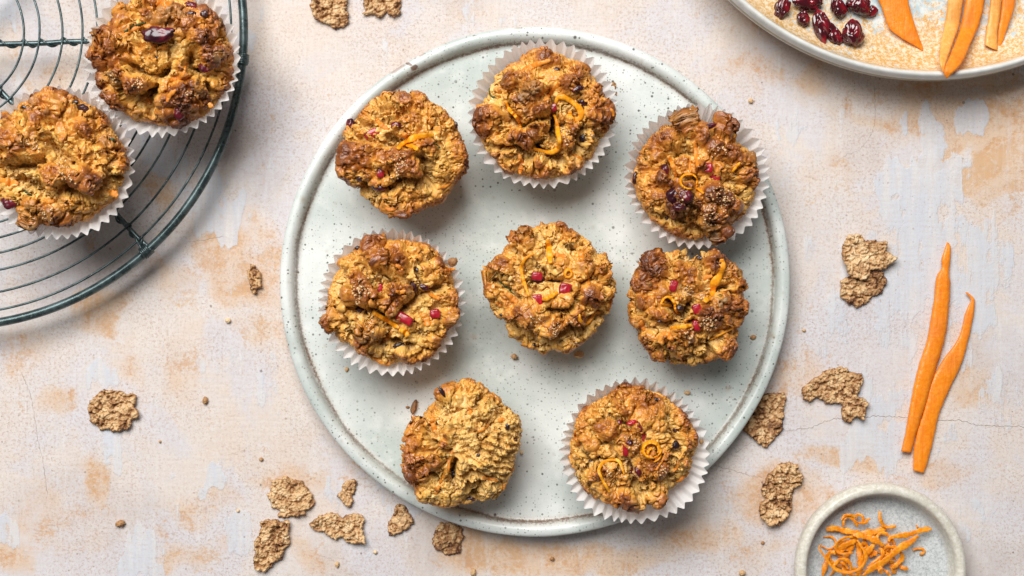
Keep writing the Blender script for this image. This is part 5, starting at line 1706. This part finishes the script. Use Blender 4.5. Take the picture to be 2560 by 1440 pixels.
v, f = blade(W_, [(2052,-80),(2010,170),(1975,310),(1925,440),(1875,560),(1845,640),(1870,697)],
             [(2225,-80),(2190,120),(2150,250),(2080,400),(2020,540),(1960,620),(1876,699)], 0.0155, 0.0040, M_CARROT, bulge=0.0005, n=60, seed=13, zprof=lambda u: 0.0220 * sstep(0.35, 0.92, u))
tag(mk("carrot_stick", v, f, M_CARROT), "deep orange carrot stick poking out past the dish's rim", "carrot", GC)
v, f = blade(W_, [(2270,-80),(2245,150),(2218,300),(2208,400)],
             [(2370,-80),(2345,150),(2325,300),(2330,452)], 0.0162, 0.0050, M_CARROT_PALE, bulge=0.0008, n=50, seed=14)
tag(mk("carrot_stick", v, f, M_CARROT_PALE), "blunt pale carrot baton farthest from the berries", "carrot", GC)
v, f = blade(W_, [(2374,-80),(2350,150),(2330,300),(2332,445)],
             [(2495,-80),(2470,80),(2420,230),(2385,330),(2342,458)], 0.0152, 0.0040, M_CARROT, bulge=0.0, n=50, seed=15)
tag(mk("carrot_stick", v, f, M_CARROT), "deep orange carrot sliver lying against the blunt pale baton", "carrot", GC)

# ---------------------------------------------------------------- cranberries in the dish
K_ = (1900, 0, 7.529)
DB = [
    (400,150,300,420,10,.35,"cranberry farthest from the carrots, oval and bright red, in the dish"),
    (900,40,560,300,5,.35,"largest plump cranberry in the dish, cut by the top edge"),
    (790,365,260,290,-20,.5,"small round cranberry beside the dish rim, between two bigger ones"),
    (1130,490,310,620,-12,.35,"long wrinkled cranberry with a pink streak lying along the rim"),
    (1370,680,240,460,-28,.3,"dull dark cranberry wedged between the long wrinkled one and the round shiny one"),
    (1710,660,410,470,10,.4,"round shiny cranberry at the lower end of the berry group"),
    (1480,130,290,400,-10,.5,"crumpled small cranberry in the middle of the dish's berries"),
    (1870,110,420,340,15,.5,"dark crumpled cranberry nearest the pointed carrot slice"),
]
for i, (x, y, wx, wy, ang, lift, lab) in enumerate(DB):
    v, f = berry_mesh(wx / 2 * PX / K_[2], wy / 2 * PX / K_[2], min(wx, wy) / 2 * PX / K_[2] * 0.82, 200 + i * 5.3, 0.20, 4)
    # crumple along the long axis
    v = rot2(v, -ang)
    px, py = zt([(x, y)], K_)[0]
    base_ = DZ - 0.0012
    X, Y = P(px, py, base_ + 0.004)
    rr = math.hypot(X - dc[0], Y - dc[1])
    base_ += max(0.0, rr - 0.132) * 0.30
    v = v + np.array([X, Y, base_ - v[:, 2].min()])
    o = mk("cranberry", v, f, M_DISHBERRY)
    tag(o, lab, "cranberry", "dried cranberries in the dish")
    if i == 7:
        v2, f2 = berry_mesh(150 / 2 * PX / K_[2] * 1.6, 130 / 2 * PX / K_[2] * 1.5, 0.0022, 266, 0.2, 4)
        px, py = zt([(2110, 200)], K_)[0]
        X, Y = P(px, py, base_ + 0.003)
        v2 = rot2(v2, 20) + np.array([X, Y, base_ + 0.0024])
        n0 = len(o.data.vertices)
        vv, ff = merge([(v, f), (v2, f2)])
        me = mesh_data("cranberry", vv - np.array(o.location), ff, M_DISHBERRY)
        o.data = me

# ---------------------------------------------------------------- zest heaped in the small bowl
Z_ = (1960, 1180, 5.12)
BZ = 0.0062
ZEST = [
    ([(540,735),(640,720),(760,745),(880,770),(960,765)],52,1,0,"broad zest strip pointing out of the heap towards the long coarse flake"),
    ([(760,690),(765,610),(820,565),(890,610),(945,700)],32,2,.5,"upright zest arch at the top of the heap, taller of two"),
    ([(735,610),(780,558),(850,552),(915,575)],26,3,.5,"short thin strand lying along the top arch of the heap"),
    ([(925,600),(925,552),(985,552),(1018,605),(985,655),(935,640)],26,2,.5,"small closed zest loop at the top of the heap"),
    ([(985,655),(1040,650),(1075,610),(1105,598)],26,3,.3,"thin zest tail kicking up beside the small closed loop"),
    ([(1225,500),(1228,590),(1262,665),(1320,705),(1435,695)],34,2,.6,"bent L shaped zest strand rising above the heap"),
    ([(985,775),(1110,775),(1230,745),(1320,705)],54,1,.2,"flat zest strip leading to the foot of the L shaped strand"),
    ([(880,795),(1020,820),(1160,870),(1275,945)],56,3,.3,"thick zest strip across the middle of the heap"),
    ([(1175,870),(1215,795),(1290,785),(1345,830),(1345,900)],30,2,.6,"zest hoop arching beside the long strands of the heap"),
    ([(1335,890),(1365,840),(1460,820),(1600,800),(1740,750),(1865,728),(1875,748)],46,3,.4,"long zest strand reaching farthest across the bowl, its tip curled"),
    ([(1722,812),(1610,900),(1470,985),(1350,1090),(1240,1175),(1110,1250),(1010,1330)],60,4,.2,"longest thick zest strand running diagonally to the bottom edge"),
    ([(940,850),(820,920),(710,985),(635,1045)],56,2,.3,"thick zest strip slanting down the near side of the heap"),
    ([(900,825),(770,845),(685,910),(665,985),(720,1040),(790,1050),(885,1028)],30,3,.5,"open zest loop beneath the slanting thick strip"),
    ([(470,930),(455,985),(520,1080),(610,1200),(720,1270),(850,1285),(980,1230),(1045,1130),(1040,1040),(990,950),(935,870)],30,4,.5,"great zest swirl sweeping round the near side of the heap"),
    ([(655,1010),(585,1035),(550,1120),(520,1230),(495,1330)],42,1,.5,"zest strip dropping out of frame at the heap's near corner"),
    ([(635,1195),(720,1120),(810,1135),(855,1195),(850,1260)],34,3,.6,"outer ring of the nested zest pair at the bottom edge"),
    ([(670,1180),(730,1160),(790,1195),(820,1245)],24,2,.5,"inner ring of the nested zest pair at the bottom edge"),
    ([(1160,915),(1090,1000),(1040,1060),(990,1170),(960,1230)],52,3,.3,"thick zest strip crossing the inside of the great swirl"),
    ([(1215,970),(1262,1020),(1240,1120),(1170,1190),(1060,1225)],36,2,.8,"curved zest band cupped under the middle of the heap"),
    ([(1325,1010),(1335,920),(1390,870),(1415,930)],26,1,.5,"thin dark zest hoop beneath the longest thick strand"),
    ([(1480,1010),(1515,1090),(1465,1160),(1390,1230)],44,2,.4,"bunched zest scrap on the far side of the longest strand"),
    ([(1475,1200),(1530,1230),(1592,1240)],34,1,.2,"bright short pointed zest chip at the outer foot of the heap"),
    ([(1195,1195),(1230,1240),(1255,1300)],50,4,.2,"stubby zest piece lying on the longest strand"),
    ([(1275,1255),(1330,1290),(1365,1345)],28,2,.4,"zest strand curving out at the bottom edge under the stubby piece"),
    ([(1060,1060),(1120,1050),(1190,1030)],50,1,.1,"dark flat zest piece glimpsed inside the heap"),
    ([(820,1060),(800,1120),(780,1200),(770,1330)],44,0,.2,"zest strip hidden under the nested rings"),
    ([(700,900),(790,960),(850,960),(900,880)],60,1,.3,"wide dark orange zest strip filling the open loop"),
    ([(940,900),(960,1000),(970,1100),(960,1200)],46,1,.4,"upright zest strip in the shade at the heap's centre"),
    ([(1375,1160),(1400,1220),(1420,1300)],60,0,.3,"darkest zest scrap at the heap's outer foot"),
    ([(1280,1000),(1310,960),(1420,960),(1490,1000)],26,2,.4,"thin zest arc passing over the far side of the heap"),
    ([(1690,680),(1712,715),(1725,745)],18,3,.1,"tiny zest spike standing behind the farthest reaching strand"),
]
for i, (pts, w, lev, tw, lab) in enumerate(ZEST):
    n = 60
    line = resample(smooth_line(np.array(zt(pts, Z_)), 10), n)
    u = np.linspace(0, 1, n)
    zz = BZ + 0.0009 + lev * 0.0016 + 0.0010 * np.sin(u * math.pi) * (0.6 + 0.4 * math.sin(i * 2.1)) + 0.0004 * np.sin(u * 9 + i)
    p3 = np.array([(*P(a, b, h), h) for (a, b), h in zip(line, zz)])
    k = PX / Z_[2]
    wd = w * 1.45 * k * (1 - 0.5 * np.abs(2 * u - 1) ** 4) * (1 + 0.16 * np.sin(u * 13 + i * 1.7) + 0.10 * np.sin(u * 41 + i) + 0.07 * np.sin(u * 83 + 2 * i))
    v, f = ribbon(p3, wd, 0.00055, 0.7 * tw * np.sin(u * 5.0 + i) + 0.12)
    v = v + fbm(v * 900, i + 60, 2)[:, None] * 0.00012
    v[:, 2] = np.maximum(v[:, 2], BZ + 0.0001)
    o = mk("zest_strand", v, f, M_ZEST)
    tag(o, lab, "zest strand", "zest heap in the small bowl")
rs = np.random.RandomState(77)
for i in range(20):                       # strands buried low in the heap
    cx, cy = rs.uniform(620, 1400), rs.uniform(780, 1330)
    a, L = rs.uniform(0, 6.28), rs.uniform(90, 190)
    bend = rs.uniform(-1.6, 1.6)
    pts = [(cx + L * s * math.cos(a + bend * s), cy + L * s * math.sin(a + bend * s)) for s in np.linspace(-1, 1, 6)]
    line = resample(smooth_line(np.array(zt(pts, Z_)), 8), 30)
    u = np.linspace(0, 1, 30)
    zz = BZ + 0.0006 + rs.uniform(0, 0.0028) + 0.0006 * np.sin(u * 5 + i)
    p3 = np.array([(*P(a_, b_, h), h) for (a_, b_), h in zip(line, zz)])
    wd = rs.uniform(0.0011, 0.0024) * (1 - 0.5 * np.abs(2 * u - 1) ** 4) * (1 + 0.2 * np.sin(u * 15 + i))
    v, f = ribbon(p3, wd, 0.00055, rs.uniform(0, 0.6) * np.sin(u * 5 + i))
    v[:, 2] = np.maximum(v[:, 2], BZ + 0.0001)
    tag(mk("zest_strand", v, f, M_ZEST), "short zest strand buried low in the heap in the small bowl", "zest strand", "buried zest strands")
line = resample(smooth_line(np.array(zt([(1650,1000),(1700,982),(1770,985),(1795,1020),(1770,1050),(1740,1045)], Z_)), 10), 40)
p3 = np.array([(*P(a, b, BZ + 0.001), BZ + 0.001) for a, b in line])
v, f = ribbon(p3, 0.0014, 0.0010, np.full(40, 0.4))
tag(mk("zest_strand", v, f, M_ZEST), "lone hook of zest lying apart from the heap in the small bowl", "zest strand", "zest heap in the small bowl")

print("TRI_COUNT", sum(len(p.vertices) - 2 for o in bpy.data.objects if o.type == "MESH" and len(o.data.polygons) < 2000 for p in o.data.polygons) + sum(2 * len(o.data.polygons) for o in bpy.data.objects if o.type == "MESH" and len(o.data.polygons) >= 2000), "objects", len(bpy.data.objects))
